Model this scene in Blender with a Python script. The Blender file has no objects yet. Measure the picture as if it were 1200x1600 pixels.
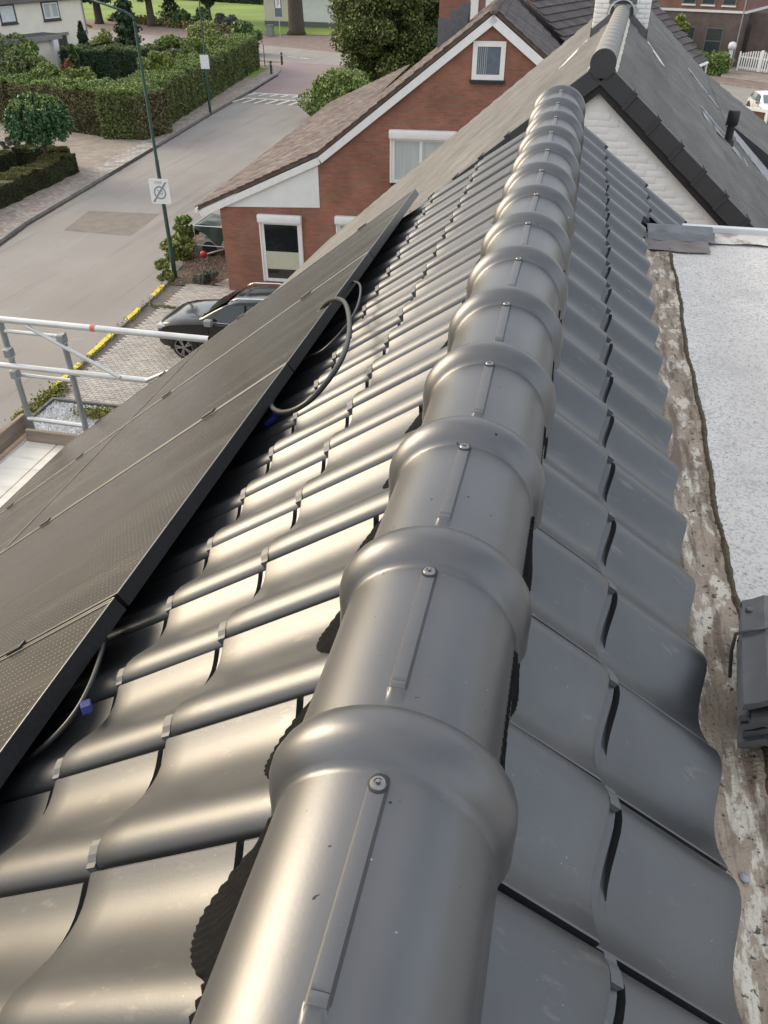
import bpy, bmesh, math, random
import numpy as np
from mathutils import Vector, Matrix

random.seed(7)
RNG = np.random.default_rng(7)
SC = bpy.context.scene
COL = SC.collection
PI = math.pi
R = math.radians

# ------------------------------------------------------------------ camera
H = 10.0                                   # eye height above the street
cam_d = bpy.data.cameras.new('camera')
cam = bpy.data.objects.new('camera', cam_d)
COL.objects.link(cam)
pitch, yaw, roll = -0.6326, -0.2220, -0.0017
cp, sp, cy, sy = math.cos(pitch), math.sin(pitch), math.cos(yaw), math.sin(yaw)
fw = Vector((sy * cp, cy * cp, sp)); rt = Vector((cy, -sy, 0)); up = rt.cross(fw)
cr, sr = math.cos(roll), math.sin(roll)
rt, up = cr * rt + sr * up, -sr * rt + cr * up
m = Matrix((rt, up, -fw)).transposed().to_4x4()
m.translation = Vector((0.0998, 0, H))
cam.matrix_world = m
cam_d.sensor_fit = 'VERTICAL'; cam_d.sensor_height = 24.0; cam_d.lens = 1237.0 / 1600 * 24
cam_d.clip_start = 0.05; cam_d.clip_end = 2000
SC.camera = cam

# ------------------------------------------------------------------ sky, sun, exposure
SUN_EL, SUN_AZ = R(21), R(-72)             # azimuth from +Y towards +X
w = bpy.data.worlds.new('World'); SC.world = w; w.use_nodes = True
nt = w.node_tree; nt.nodes.clear()
wo = nt.nodes.new('ShaderNodeOutputWorld'); bg = nt.nodes.new('ShaderNodeBackground')
sky = nt.nodes.new('ShaderNodeTexSky'); sky.sky_type = 'NISHITA'; sky.sun_disc = False
sky.sun_elevation = SUN_EL; sky.sun_rotation = SUN_AZ
sky.air_density = 1.0; sky.dust_density = 3.0; sky.ozone_density = 1.0; sky.altitude = 0
# thin broken cloud veil over the whole dome
tc = nt.nodes.new('ShaderNodeTexCoord')
no = nt.nodes.new('ShaderNodeTexNoise'); no.inputs['Scale'].default_value = 2.2; no.inputs['Detail'].default_value = 5
mr = nt.nodes.new('ShaderNodeMapRange'); mr.inputs[1].default_value = .32; mr.inputs[2].default_value = .62
mr.inputs[3].default_value = .15; mr.inputs[4].default_value = .58
mx = nt.nodes.new('ShaderNodeMix'); mx.data_type = 'RGBA'
mx.inputs[7].default_value = (9.0, 8.9, 8.8, 1)
nt.links.new(tc.outputs['Generated'], no.inputs['Vector'])
nt.links.new(no.outputs['Fac'], mr.inputs[0]); nt.links.new(mr.outputs[0], mx.inputs[0])
nt.links.new(sky.outputs[0], mx.inputs[6]); nt.links.new(mx.outputs[2], bg.inputs['Color'])
bg.inputs['Strength'].default_value = 0.10
nt.links.new(bg.outputs[0], wo.inputs['Surface'])

sd = bpy.data.lights.new('sun', 'SUN'); so = bpy.data.objects.new('sun', sd); COL.objects.link(so)
sd.energy = 1.15; sd.angle = R(30); sd.color = (1.0, 0.84, 0.60)
sdir = Vector((math.sin(SUN_AZ) * math.cos(SUN_EL), math.cos(SUN_AZ) * math.cos(SUN_EL), math.sin(SUN_EL)))
so.rotation_euler = (-sdir).to_track_quat('-Z', 'Y').to_euler()
SC.view_settings.view_transform = 'Standard'; SC.view_settings.look = 'None'
SC.view_settings.exposure = 1.25; SC.view_settings.gamma = 1.0
SC.render.engine = 'CYCLES'

# ------------------------------------------------------------------ materials
MATS = {}
def M(name, col, rough=.6, metal=0., var=.14, scale=6., bump=0., bscale=60., spec=.5, coat=0., island=0., stretch=None, objrand=0.):
    if name in MATS: return MATS[name]
    ma = bpy.data.materials.new(name); ma.use_nodes = True; t = ma.node_tree
    b = t.nodes['Principled BSDF']
    b.inputs['Roughness'].default_value = rough; b.inputs['Metallic'].default_value = metal
    b.inputs['Specular IOR Level'].default_value = spec
    if coat: b.inputs['Coat Weight'].default_value = coat; b.inputs['Coat Roughness'].default_value = .12
    co = t.nodes.new('ShaderNodeTexCoord'); mp = t.nodes.new('ShaderNodeMapping')
    t.links.new(co.outputs['Object'], mp.inputs[0])
    if stretch: mp.inputs['Scale'].default_value = stretch
    n = t.nodes.new('ShaderNodeTexNoise'); n.inputs['Scale'].default_value = scale; n.inputs['Detail'].default_value = 6
    t.links.new(mp.outputs[0], n.inputs['Vector'])
    ra = t.nodes.new('ShaderNodeMapRange'); ra.inputs[1].default_value = .3; ra.inputs[2].default_value = .7
    ra.inputs[3].default_value = 1 - var; ra.inputs[4].default_value = 1 + var
    t.links.new(n.outputs['Fac'], ra.inputs[0])
    fac = ra.outputs[0]
    def mul(a, bb):
        q = t.nodes.new('ShaderNodeMath'); q.operation = 'MULTIPLY'; t.links.new(a, q.inputs[0]); t.links.new(bb, q.inputs[1]); return q.outputs[0]
    if island:
        g = t.nodes.new('ShaderNodeNewGeometry'); r2 = t.nodes.new('ShaderNodeMapRange')
        r2.inputs[3].default_value = 1 - island; r2.inputs[4].default_value = 1 + island
        t.links.new(g.outputs['Random Per Island'], r2.inputs[0]); fac = mul(fac, r2.outputs[0])
    if objrand:
        g = t.nodes.new('ShaderNodeObjectInfo'); r2 = t.nodes.new('ShaderNodeMapRange')
        r2.inputs[3].default_value = 1 - objrand; r2.inputs[4].default_value = 1 + objrand
        t.links.new(g.outputs['Random'], r2.inputs[0]); fac = mul(fac, r2.outputs[0])
    vm = t.nodes.new('ShaderNodeVectorMath'); vm.operation = 'SCALE'; vm.inputs[0].default_value = col[:3]
    t.links.new(fac, vm.inputs['Scale']); t.links.new(vm.outputs[0], b.inputs['Base Color'])
    if bump:
        n2 = t.nodes.new('ShaderNodeTexNoise'); n2.inputs['Scale'].default_value = bscale; n2.inputs['Detail'].default_value = 4
        t.links.new(mp.outputs[0], n2.inputs['Vector'])
        bp = t.nodes.new('ShaderNodeBump'); bp.inputs['Strength'].default_value = bump; bp.inputs['Distance'].default_value = .02
        t.links.new(n2.outputs['Fac'], bp.inputs['Height']); t.links.new(bp.outputs[0], b.inputs['Normal'])
    MATS[name] = ma
    return ma

def nodes_of(ma): return ma.node_tree, ma.node_tree.nodes['Principled BSDF']

def overlay(ma, col, scale, lo, hi, amount=1., stretch=None, detail=8, coord='Object', rough=None, objmask=False):
    """mix a second colour over the base colour where a noise passes a threshold (stains, dust, specks)"""
    t, b = nodes_of(ma)
    src = b.inputs['Base Color'].links[0].from_socket
    co = t.nodes.new('ShaderNodeTexCoord'); mp = t.nodes.new('ShaderNodeMapping'); t.links.new(co.outputs[coord], mp.inputs[0])
    if stretch: mp.inputs['Scale'].default_value = stretch
    mp.inputs['Location'].default_value = (random.random() * 9, random.random() * 9, 3)
    n = t.nodes.new('ShaderNodeTexNoise'); n.inputs['Scale'].default_value = scale; n.inputs['Detail'].default_value = detail
    n.inputs['Roughness'].default_value = .65
    t.links.new(mp.outputs[0], n.inputs['Vector'])
    if objmask:                             # another drift for every copy
        oi = t.nodes.new('ShaderNodeObjectInfo'); ad = t.nodes.new('ShaderNodeVectorMath'); ad.operation = 'ADD'
        sc = t.nodes.new('ShaderNodeMath'); sc.operation = 'MULTIPLY'; sc.inputs[1].default_value = 40
        t.links.new(oi.outputs['Random'], sc.inputs[0]); t.links.new(mp.outputs[0], ad.inputs[0]); t.links.new(sc.outputs[0], ad.inputs[1])
        t.links.new(ad.outputs[0], n.inputs['Vector'])
    ra = t.nodes.new('ShaderNodeMapRange'); ra.inputs[1].default_value = lo; ra.inputs[2].default_value = hi
    ra.inputs[4].default_value = amount
    t.links.new(n.outputs['Fac'], ra.inputs[0])
    mi = t.nodes.new('ShaderNodeMix'); mi.data_type = 'RGBA'; mi.inputs[7].default_value = (*col, 1)
    t.links.new(ra.outputs[0], mi.inputs[0]); t.links.new(src, mi.inputs[6]); t.links.new(mi.outputs[2], b.inputs['Base Color'])
    return ra.outputs[0]

def brick_mat(name, c1, c2, mortar, bw, bh, ms=.012, plane='xz', rough=.8, bump=.35, offset=.5):
    ma = bpy.data.materials.new(name); ma.use_nodes = True; t, b = nodes_of(ma)
    co = t.nodes.new('ShaderNodeTexCoord'); se = t.nodes.new('ShaderNodeSeparateXYZ'); cb = t.nodes.new('ShaderNodeCombineXYZ')
    t.links.new(co.outputs['Object'], se.inputs[0])
    if plane == 'xz':
        ad = t.nodes.new('ShaderNodeMath'); ad.operation = 'ADD'
        t.links.new(se.outputs['X'], ad.inputs[0]); t.links.new(se.outputs['Y'], ad.inputs[1])
        t.links.new(ad.outputs[0], cb.inputs['X']); t.links.new(se.outputs['Z'], cb.inputs['Y'])
    else:
        t.links.new(se.outputs['X'], cb.inputs['X']); t.links.new(se.outputs['Y'], cb.inputs['Y'])
    br = t.nodes.new('ShaderNodeTexBrick'); br.offset = offset
    br.inputs['Color1'].default_value = (*c1, 1); br.inputs['Color2'].default_value = (*c2, 1); br.inputs['Mortar'].default_value = (*mortar, 1)
    br.inputs['Scale'].default_value = 1; br.inputs['Brick Width'].default_value = bw; br.inputs['Row Height'].default_value = bh
    br.inputs['Mortar Size'].default_value = ms; br.inputs['Mortar Smooth'].default_value = .3; br.inputs['Bias'].default_value = 0
    t.links.new(cb.outputs[0], br.inputs['Vector'])
    n = t.nodes.new('ShaderNodeTexNoise'); n.inputs['Scale'].default_value = 1.3; n.inputs['Detail'].default_value = 7
    t.links.new(co.outputs['Object'], n.inputs['Vector'])
    ra = t.nodes.new('ShaderNodeMapRange'); ra.inputs[1].default_value = .3; ra.inputs[2].default_value = .7; ra.inputs[3].default_value = .8; ra.inputs[4].default_value = 1.2
    t.links.new(n.outputs['Fac'], ra.inputs[0])
    vm = t.nodes.new('ShaderNodeVectorMath'); vm.operation = 'SCALE'
    t.links.new(br.outputs['Color'], vm.inputs[0]); t.links.new(ra.outputs[0], vm.inputs['Scale']); t.links.new(vm.outputs[0], b.inputs['Base Color'])
    bp = t.nodes.new('ShaderNodeBump'); bp.inputs['Strength'].default_value = bump; bp.inputs['Distance'].default_value = .01; bp.invert = True
    t.links.new(br.outputs['Fac'], bp.inputs['Height']); t.links.new(bp.outputs[0], b.inputs['Normal'])
    b.inputs['Roughness'].default_value = rough
    MATS[name] = ma
    return ma

# ------------------------------------------------------------------ mesh helpers
class MB:
    def __init__(s): s.v = []; s.f = []
    def add(s, vs, fs):
        o = len(s.v); s.v += [tuple(p) for p in vs]; s.f += [tuple(i + o for i in q) for q in fs]; return s
    def box(s, a, b):
        (x0, y0, z0), (x1, y1, z1) = a, b
        return s.add([(x0, y0, z0), (x1, y0, z0), (x1, y1, z0), (x0, y1, z0), (x0, y0, z1), (x1, y0, z1), (x1, y1, z1), (x0, y1, z1)],
                     [(0, 3, 2, 1), (4, 5, 6, 7), (0, 1, 5, 4), (1, 2, 6, 5), (2, 3, 7, 6), (3, 0, 4, 7)])
    def obox(s, c, dx, dy, dz):
        """box by centre and three half-axis vectors"""
        c, dx, dy, dz = map(Vector, (c, dx, dy, dz)); vs = []
        for k in (-1, 1):
            for i, j in ((-1, -1), (1, -1), (1, 1), (-1, 1)): vs.append(c + dx * i + dy * j + dz * k)
        return s.add(vs, [(0, 3, 2, 1), (4, 5, 6, 7), (0, 1, 5, 4), (1, 2, 6, 5), (2, 3, 7, 6), (3, 0, 4, 7)])
    def bevbox(s, a, b, r=.01):
        bm = bmesh.new(); bmesh.ops.create_cube(bm, size=1)
        for v in bm.verts: v.co = Vector([(a[i] + b[i]) / 2 + v.co[i] * (b[i] - a[i]) for i in range(3)])
        bmesh.ops.bevel(bm, geom=bm.edges[:], offset=r, segments=2, affect='EDGES', profile=.5)
        bm.verts.index_update()
        s.add([v.co[:] for v in bm.verts], [[v.index for v in f.verts] for f in bm.faces]); bm.free(); return s
    def tube(s, pts, r, n=10, cap=True):
        pts = [Vector(p) for p in pts]; rr = r if isinstance(r, (list, tuple)) else [r] * len(pts); vs = []; fs = []
        prev = None
        for i, p in enumerate(pts):
            d = (pts[min(i + 1, len(pts) - 1)] - pts[max(i - 1, 0)]).normalized()
            if prev is None:
                a = d.orthogonal().normalized()
            else:
                a = (prev - d * prev.dot(d)).normalized()
            prev = a; b = d.cross(a)
            for k in range(n):
                t = 2 * PI * k / n; vs.append(p + (a * math.cos(t) + b * math.sin(t)) * rr[i])
        for i in range(len(pts) - 1):
            for k in range(n):
                fs.append((i * n + k, i * n + (k + 1) % n, (i + 1) * n + (k + 1) % n, (i + 1) * n + k))
        if cap: fs.append(tuple(range(n))[::-1]); fs.append(tuple((len(pts) - 1) * n + k for k in range(n)))
        return s.add(vs, fs)
    def lathe(s, prof, n=20, M4=None):
        vs = []; fs = []
        for r_, z in prof:
            for k in range(n):
                t = 2 * PI * k / n; p = Vector((r_ * math.cos(t), r_ * math.sin(t), z)); vs.append(M4 @ p if M4 else p)
        for i in range(len(prof) - 1):
            for k in range(n): fs.append((i * n + k, i * n + (k + 1) % n, (i + 1) * n + (k + 1) % n, (i + 1) * n + k))
        fs.append(tuple(range(n))[::-1]); fs.append(tuple((len(prof) - 1) * n + k for k in range(n)))
        return s.add(vs, fs)
    def prism(s, poly, d):
        """polygon (3-D points) extruded by vector d"""
        poly = [Vector(p) for p in poly]; d = Vector(d); n = len(poly)
        return s.add(poly + [p + d for p in poly], [tuple(range(n))[::-1], tuple(range(n, 2 * n))] + [(i, (i + 1) % n, (i + 1) % n + n, i + n) for i in range(n)])
    def sheet(s, poly): return s.add(poly, [tuple(range(len(poly)))])
    def grid(s, rows):
        n = len(rows[0]); vs = [p for r_ in rows for p in r_]
        return s.add(vs, [(i * n + j, i * n + j + 1, (i + 1) * n + j + 1, (i + 1) * n + j) for i in range(len(rows) - 1) for j in range(n - 1)])
    def mesh(s, name, mat=None, smooth=False, fix=True):
        me = bpy.data.meshes.new(name); me.from_pydata(s.v, [], s.f)
        if fix:
            bm = bmesh.new(); bm.from_mesh(me); bmesh.ops.recalc_face_normals(bm, faces=bm.faces[:]); bm.to_mesh(me); bm.free()
        if mat: me.materials.append(mat)
        if smooth is True: me.polygons.foreach_set('use_smooth', [True] * len(me.polygons))
        elif smooth: me.polygons.foreach_set('use_smooth', [True] * len(me.polygons)); sharp(me, smooth)
        return me
    def build(s, name, mat, parent=None, smooth=False, loc=None, fix=True):
        return obj(name, s.mesh(name, mat, smooth, fix), parent, loc)

def sharp(me, ang):
    bm = bmesh.new(); bm.from_mesh(me)
    for e in bm.edges:
        if len(e.link_faces) == 2 and e.calc_face_angle(0) > R(ang): e.smooth = False
    bm.to_mesh(me); bm.free()

def obj(name, me, parent=None, loc=None):
    o = bpy.data.objects.new(name, me); COL.objects.link(o)
    if parent: o.parent = parent
    if loc: o.location = loc
    return o
def tag(o, label=None, cat=None, group=None, kind=None):
    if label: o['label'] = label
    if cat: o['category'] = cat
    if group: o['group'] = group
    if kind: o['kind'] = kind
    return o
def thing(name, label, cat, loc=(0, 0, 0), rz=0, group=None):
    o = bpy.data.objects.new(name, None); COL.objects.link(o); o.empty_display_size = .2
    o.location = loc; o.rotation_euler = (0, 0, rz); return tag(o, label, cat, group)
def struct(o): return tag(o, kind='structure')
def stuff(o): return tag(o, kind='stuff')
def copy_tree(o, parent=None):
    kids = list(o.children); c = o.copy(); COL.objects.link(c)
    if parent: c.parent = parent
    for k in kids: copy_tree(k, c)
    return c
def text_mesh(body, size):
    cu = bpy.data.curves.new('lettering', 'FONT'); cu.body = body; cu.size = size; cu.align_x = 'CENTER'; cu.align_y = 'CENTER'; cu.extrude = .001
    o = bpy.data.objects.new('lettering', cu); me = bpy.data.meshes.new_from_object(o); bpy.data.objects.remove(o); return me

def leaves(name, pts, size, mat, parent=None, flat=.5, aspect=1.7, droop=None, jitter=.35):
    """leaf-sized quads (folded along the midrib) at the given points, as one mesh"""
    P = np.asarray(pts, float); n = len(P)
    s = size * (1 + jitter * RNG.uniform(-1, 1, n))[:, None]
    d = RNG.normal(size=(n, 3)); 
    if droop is not None: d = d * .55 + droop
    d /= np.linalg.norm(d, axis=1)[:, None]
    q = RNG.normal(size=(n, 3)); q[:, 2] += flat * 2
    a = np.cross(d, q); a /= np.linalg.norm(a, axis=1)[:, None] + 1e-9
    L = d * s * aspect * .5; W = a * s * .5
    V = np.stack([P - L, P + W, P + L, P - W], 1).reshape(-1, 3)
    me = bpy.data.meshes.new(name); me.vertices.add(4 * n); me.vertices.foreach_set('co', V.ravel())
    me.loops.add(4 * n); me.loops.foreach_set('vertex_index', np.arange(4 * n)); me.polygons.add(n)
    me.polygons.foreach_set('loop_start', np.arange(n) * 4); me.polygons.foreach_set('loop_total', np.full(n, 4))
    me.update(calc_edges=True); me.materials.append(mat)
    return obj(name, me, parent)

def ball_pts(n, c, r, hollow=.55, squash=(1, 1, 1)):
    d = RNG.normal(size=(n, 3)); d /= np.linalg.norm(d, axis=1)[:, None]
    rr = (hollow ** 3 + (1 - hollow ** 3) * RNG.uniform(size=n)) ** (1 / 3)
    return np.asarray(c) + d * rr[:, None] * r * np.asarray(squash)
def clump_pts(n, c, radii, k, cr, hollow=.3, zmin=None):
    """points in k clumps spread through an ellipsoid crown, uneven outline with gaps"""
    cs = ball_pts(k, c, 1, .45, radii)
    per = n // k; out = []
    for q in cs:
        r_ = cr * RNG.uniform(.6, 1.25); out.append(ball_pts(per, q, r_, hollow, (1, 1, .75)))
    P = np.concatenate(out)
    if zmin is not None: P = P[P[:, 2] > zmin]
    return P

# ================================================================== own roof (camera stands over its ridge)
RZ = 9.4128                 # crown of the ridge tiles
SU = .72
TAN = .7540                 # roof pitch 37 degrees
TW, GA = .2016, .2700       # tile cover width and gauge
TT = .592                   # pitch of the single tile (lies a little flatter than the roof)
def sag(y):
    Y = y / SU; t = (Y - .8) * (6 - Y) / 6.76
    return .005 * t, -.026 * t
def off(o): return (-o.location.x, -o.location.y, -o.location.z)

m_tile = M('glazed_tile', (.098, .101, .106), rough=.38, metal=.75, var=.08, scale=9, bump=.015, bscale=300, spec=.6, objrand=.08)
overlay(m_tile, (.30, .275, .25), 40, .60, .78, .42, stretch=(1, .35, 1), objmask=True, detail=11)
overlay(m_tile, (.36, .34, .31), 170, .715, .735, .6, objmask=True, detail=3)
overlay(m_tile, (.12, .115, .11), 7, .52, .8, .35, objmask=True)
m_ridge = M('glazed_ridge', (.128, .130, .135), rough=.38, metal=.75, var=.10, scale=5, bump=.012, bscale=260, spec=.6, objrand=.05)
overlay(m_ridge, (.55, .53, .5), 42, .735, .76, .8, objmask=True, detail=3)
overlay(m_ridge, (.15, .14, .13), 9, .5, .8, .35, objmask=True, detail=11)
overlay(m_ridge, (.012, .012, .012), 62, .735, .75, .85, objmask=True, detail=2)
overlay(m_ridge, (.30, .29, .27), 130, .70, .73, .5, stretch=(1, .6, 1), objmask=True, detail=5)
m_clip = M('clip_plastic', (.085, .09, .095), rough=.5, var=.1)
m_black = M('black_pleat', (.006, .006, .0065), rough=.9, var=.2, scale=60, bump=.3, bscale=220, spec=.12)
m_screw = M('screw_steel', (.22, .22, .22), rough=.35, metal=.8)
m_seal = M('rubber_washer', (.02, .02, .02), rough=.6)
m_deck = M('roof_membrane', (.012, .012, .013), rough=.9)
m_ourbrick = brick_mat('brown_brick', (.20, .11, .075), (.15, .08, .06), (.22, .2, .18), .21, .0625)

house = thing('tiled_house', 'brick house under new anthracite glazed roof tiles with a bulged ridge in the foreground', 'house', (0, 1.6, 0))
O0 = off(house)

PROF = [(0.0004, .0090), (0.0008, .0130), (.004, .0185), (.012, .0242), (.024, .0282), (.037, .0290), (.052, .0262), (.067, .0206), (.082, .0144), (.097, .0086),
        (.112, .0042), (.127, .0016), (.142, .0010), (.156, .0026), (.170, .0064), (.182, .0110), (.1905, .0145), (.1928, .0137), (.1936, .000), (.214, -.002)]
def prof_h(t):
    return float(np.interp(t, [p[0] for p in PROF], [p[1] for p in PROF]))
def tile_mesh(name, L, gv=.2485, side='pan'):
    rows = []
    def rib(t):
        if side == 'roll': return -.013 * max(0, min(1, (t - .003) / .004)) * max(0, min(1, (.128 - t) / .06)) ** .7
        return -.0115 * max(0, min(1, (t - .100) / .055)) ** .7 * (1 if t < .1915 else 0)
    vs_ = [(0, -.0045), (.0022, -.001), (.006, 0), (.05, 0), (.11, 0), (.18, 0)]
    if L > .26: vs_ += [(gv - .010, 0), (gv - .0065, 0), (gv - .0053, 1), (gv + .0035, 1), (gv + .005, 0), (gv + .0085, 0)]
    vs_.append((L, 0))
    under = [[(-t, .045, h - .0135) for t, h in PROF], [(-t, .001, h - .0135) for t, h in PROF]]
    rows = under + [[(-t, v, h + (rib(t) if k == 1 else k)) for t, h in PROF] for v, k in vs_]
    return MB().grid(rows).mesh(name, m_tile, smooth=38, fix=False)
tile_full, tile_short, tile_top_l, tile_top_r = tile_mesh('roof_tile', .335), tile_mesh('roof_tile', .30, .2015, 'roll'), tile_mesh('roof_tile', .305), tile_mesh('roof_tile', .185)
def clip_mesh():
    ts = [0.0, .006, .014, .024, .031]; b = MB(); top = []; bot = []
    vs = []
    for v in (-.017, -.001):
        for t in ts: vs.append((-t, v, prof_h(max(t, .004)) - .003))
        for t in ts: vs.append((-t, v, prof_h(max(t, .004)) - .022))
    n = len(ts); fs = []
    for i in range(n - 1):
        fs += [(i, i + 1, i + 1 + 2 * n, i + 2 * n), (i + n, i + 3 * n, i + 3 * n + 1, i + n + 1), (i, i + n, i + n + 1, i + 1), (i + 2 * n, i + 2 * n + 1, i + 3 * n + 1, i + 3 * n)]
    fs += [(0, 2 * n, 3 * n, n), (n - 1, 2 * n - 1, 4 * n - 1, 3 * n - 1)]
    return b.add(vs, fs).mesh('clip', m_clip)
clip_me = clip_mesh()

cT, sT = math.cos(TT), math.sin(TT)
CREST = .029
def put_tile(side, xt, yk, me, c, clip=True, jit=True):
    """side -1 left slope, +1 right slope; xt = distance of the tile's tail from the ridge line; yk = its roll edge"""
    dx, dz = sag(yk)
    z = RZ + dz - c - abs(xt) * TAN - CREST / cT * .86
    if side < 0: X, Y, Z = Vector((0, -1, 0)), Vector((cT, 0, sT)), Vector((-sT, 0, cT))
    else:        X, Y, Z = Vector((0, 1, 0)), Vector((-cT, 0, sT)), Vector((sT, 0, cT))
    m4 = Matrix((X, Y, Z)).transposed().to_4x4()
    if jit: m4 = m4 @ Matrix.Rotation(R(random.uniform(-.5, .5)), 4, 'Z') @ Matrix.Rotation(R(random.uniform(-.6, .6)), 4, 'Y')
    m4.translation = Vector((side * xt + dx, yk, z + random.uniform(-.0008, .0008))) - house.location
    o = obj('roof_tile', me, house); o.matrix_local = m4
    if clip: obj('clip', clip_me, o)
    return o
YR, YL = .418, .424
XL = [.342 + i * GA * .7986 for i in range(7)]
for k in range(-5, 19):                                   # left slope, roll edge on the near side
    y = YL + TW * k
    for i, xt in enumerate(XL): put_tile(-1, xt, y, tile_top_l if i == 0 else tile_full, .044)
XR = [.222, .400]
for k in range(-4, 20):                                   # right slope, roll edge on the far side
    y = YR + TW * k
    put_tile(1, XR[0], y, tile_top_r, .056)
    if y < 3.75: put_tile(1, XR[1], y, tile_short, .056, clip=False)
    else:
        put_tile(1, XR[0] + GA * .7986, y, tile_full, .056)
        if y > 3.75: put_tile(1, XR[0] + 2 * GA * .7986, y, tile_full, .056)

# --- ridge tiles: half-round barrel with a bulged far end, a rib along the crown and a screw
def ridge_mesh():
    ys = [-.262, -.2, -.19, -.1855, -.184, -.1825, -.181, -.176, -.1745, -.173, -.17, -.12, -.06, -.03, -.016, -.010, -.006, -.003, .000, .003, .006, .010, .014, .018, .023, .029, .035, .042, .050, .058, .064, .069, .072, .0742, .075, .075, .071]
    def bulge(y):
        if y < .006: return 0
        if y < .015: t = (y - .006) / .009; return .0075 * t * t
        if y < .042: t = (y - .015) / .027; return .0075 + .0140 * math.sin(t * PI / 2) ** .85
        t = min(1, (y - .042) / .033); return .0215 - .018 * (1 - math.sqrt(max(0, 1 - t * t)))
    angs = [-24, -12, -3, 6, 15, 24, 33, 42, 51, 60, 68, 75, 80, 84.2, 84.9, 85.6, 86.4, 88, 90, 92, 93.6, 94.4, 95.1, 95.8, 100, 105, 112, 120, 129, 138, 147, 156, 165, 174, 183, 192, 204]
    rows = []
    for i, y in enumerate(ys):
        row = []
        for a in angs:
            da = abs(a - 90); rb = 0
            if y < .0045:
                lim = 5.2 * (1 if y < -.004 else math.sqrt(max(0, 1 - ((y + .004) / .0085) ** 2)))
                s_ = max(0, min(1, (lim - da) / 1.9)); rb = .0055 * s_ * s_ * (3 - 2 * s_)
                if y < -.1855: rb *= max(0, 1 - (-.1855 - y) / .006)
                if y in (-.184, -.1825, -.1745): rb *= .75
            r_ = .1045 + bulge(y) * (1 - .5 * max(0, min(1, (22 - min(a, 180 - a)) / 46))) + rb
            if i >= len(ys) - 1: r_ = .1045 + .003
            t = R(max(0, min(180, a)))
            x, z = r_ * 1.0 * math.cos(t), r_ * math.sin(t)
            if a < 0: x += .006 * (-a / 24); z = -.034 * (-a / 24)
            if a > 180: x -= .006 * ((a - 180) / 24); z = -.034 * ((a - 180) / 24)
            row.append((x, y, z - .1045))
        rows.append(row)
    # inner skin so that the tile has a thickness at its lower edges
    me = MB().grid(rows).mesh('ridge_tile', m_ridge, smooth=50, fix=False)
    bm = bmesh.new(); bm.from_mesh(me); bmesh.ops.recalc_face_normals(bm, faces=bm.faces[:])
    up_ = sum((f.normal.z for f in bm.faces))
    if up_ < 0: bmesh.ops.reverse_faces(bm, faces=bm.faces[:])
    bm.to_mesh(me); bm.free(); sharp(me, 50)
    return me
ridge_me = ridge_mesh()
me2 = ridge_me
scr_me = MB().lathe([(.0, -.002), (.0068, -.002), (.0072, .0008), (.0062, .0022), (.0040, .0026), (.0036, .0016), (.0022, .0016), (.0018, .0042), (.0, .0046)], 20).mesh('screw', m_screw, smooth=40)
ws_me = MB().lathe([(.0088, -.002), (.0092, .0006), (.0072, .0012), (.0070, -.001)], 20).mesh('washer', m_seal, smooth=40)
for k in range(-2, 14):
    y = .3985 + .288 * k; dx, dz = sag(y)
    o = obj('ridge_tile', ridge_me, house)
    o.location = Vector((dx + random.uniform(-.0022, .0022) + (.007 if k <= 0 else 0), y, RZ + dz - .001)) - house.location
    s1 = sag(y + .288); o.rotation_euler = (math.atan2(s1[1] - dz, .288) + R(.5), 0, R(random.uniform(-.9, .9)) - math.atan2(s1[0] - dx, .288))
    s_ = obj('screw', scr_me, o, (0, -.0085, .0062)); obj('washer', ws_me, o, (0, -.0085, .0055))
# end disc closing the last ridge tile
e = MB(); e.add([(0, 0, -.05)] + [(.1045 * math.cos(t), 0, .1045 * math.sin(t) - .1045) for t in np.linspace(0, PI, 25)], [(0, i, i + 1) for i in range(1, 25)])
e.build('ridge_end_disc', m_ridge, house, loc=Vector((0, .3985 + .288 * 13 + .060, RZ)) - house.location)

# --- pleated ventilation roll between the ridge tiles and the roof tiles
def tile_top(side, x, y):
    yk = YL if side < 0 else YR
    t = ((y - yk) if side < 0 else (yk - y)) % TW
    xt = XL[0] if side < 0 else XR[0]; c = .044 if side < 0 else .056
    base = RZ - c - xt * TAN - CREST / cT * .86
    return base + (xt - abs(x)) * math.tan(TT) + prof_h(min(.19, max(t, .012))) / cT
for side in (-1, 1):
    rows = []
    for i in range(int(4.35 / .003) + 120):
        y = -.35 + i * .003; dx, dz = sag(y)
        p = .0015 * math.sin(i * PI * 2 / 3.5 + 1.5 * math.sin(y * 40)) + random.uniform(-.0004, .0004)
        wob = .005 * math.sin(y * 31 + 1) + .003 * math.sin(y * 77)
        tt_ = ((y - YL) if side < 0 else (YR - y)) % TW; wd_ = max(0, 1 - ((tt_ - (.118 if side < 0 else .122)) / .078) ** 2) ** .75
        xo = (.105 + .058 * wd_ if side < 0 else .104 + .012 * wd_) + wob * .25 + p * .6
        if y > 4.28: break
        zt = tile_top(side, xo, y); zi = RZ - .075
        row = [(.06, zi + p), (.085, RZ - .088 + p * .5), (.108 + p, max(RZ - .118, tile_top(side, .108, y) + .012) + p), ((xo + .108) / 2 + p * .6, tile_top(side, xo, y) * .5 + (RZ - .128) * .5 + p), (xo, zt + .0045 + p), (xo + .001, zt - .004)]
        rows.append([(side * a + dx, y, b + dz) for a, b in row])
    MB().grid(rows).build('ridge_roll', m_black, house, smooth=True, loc=O0, fix=False)

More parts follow.
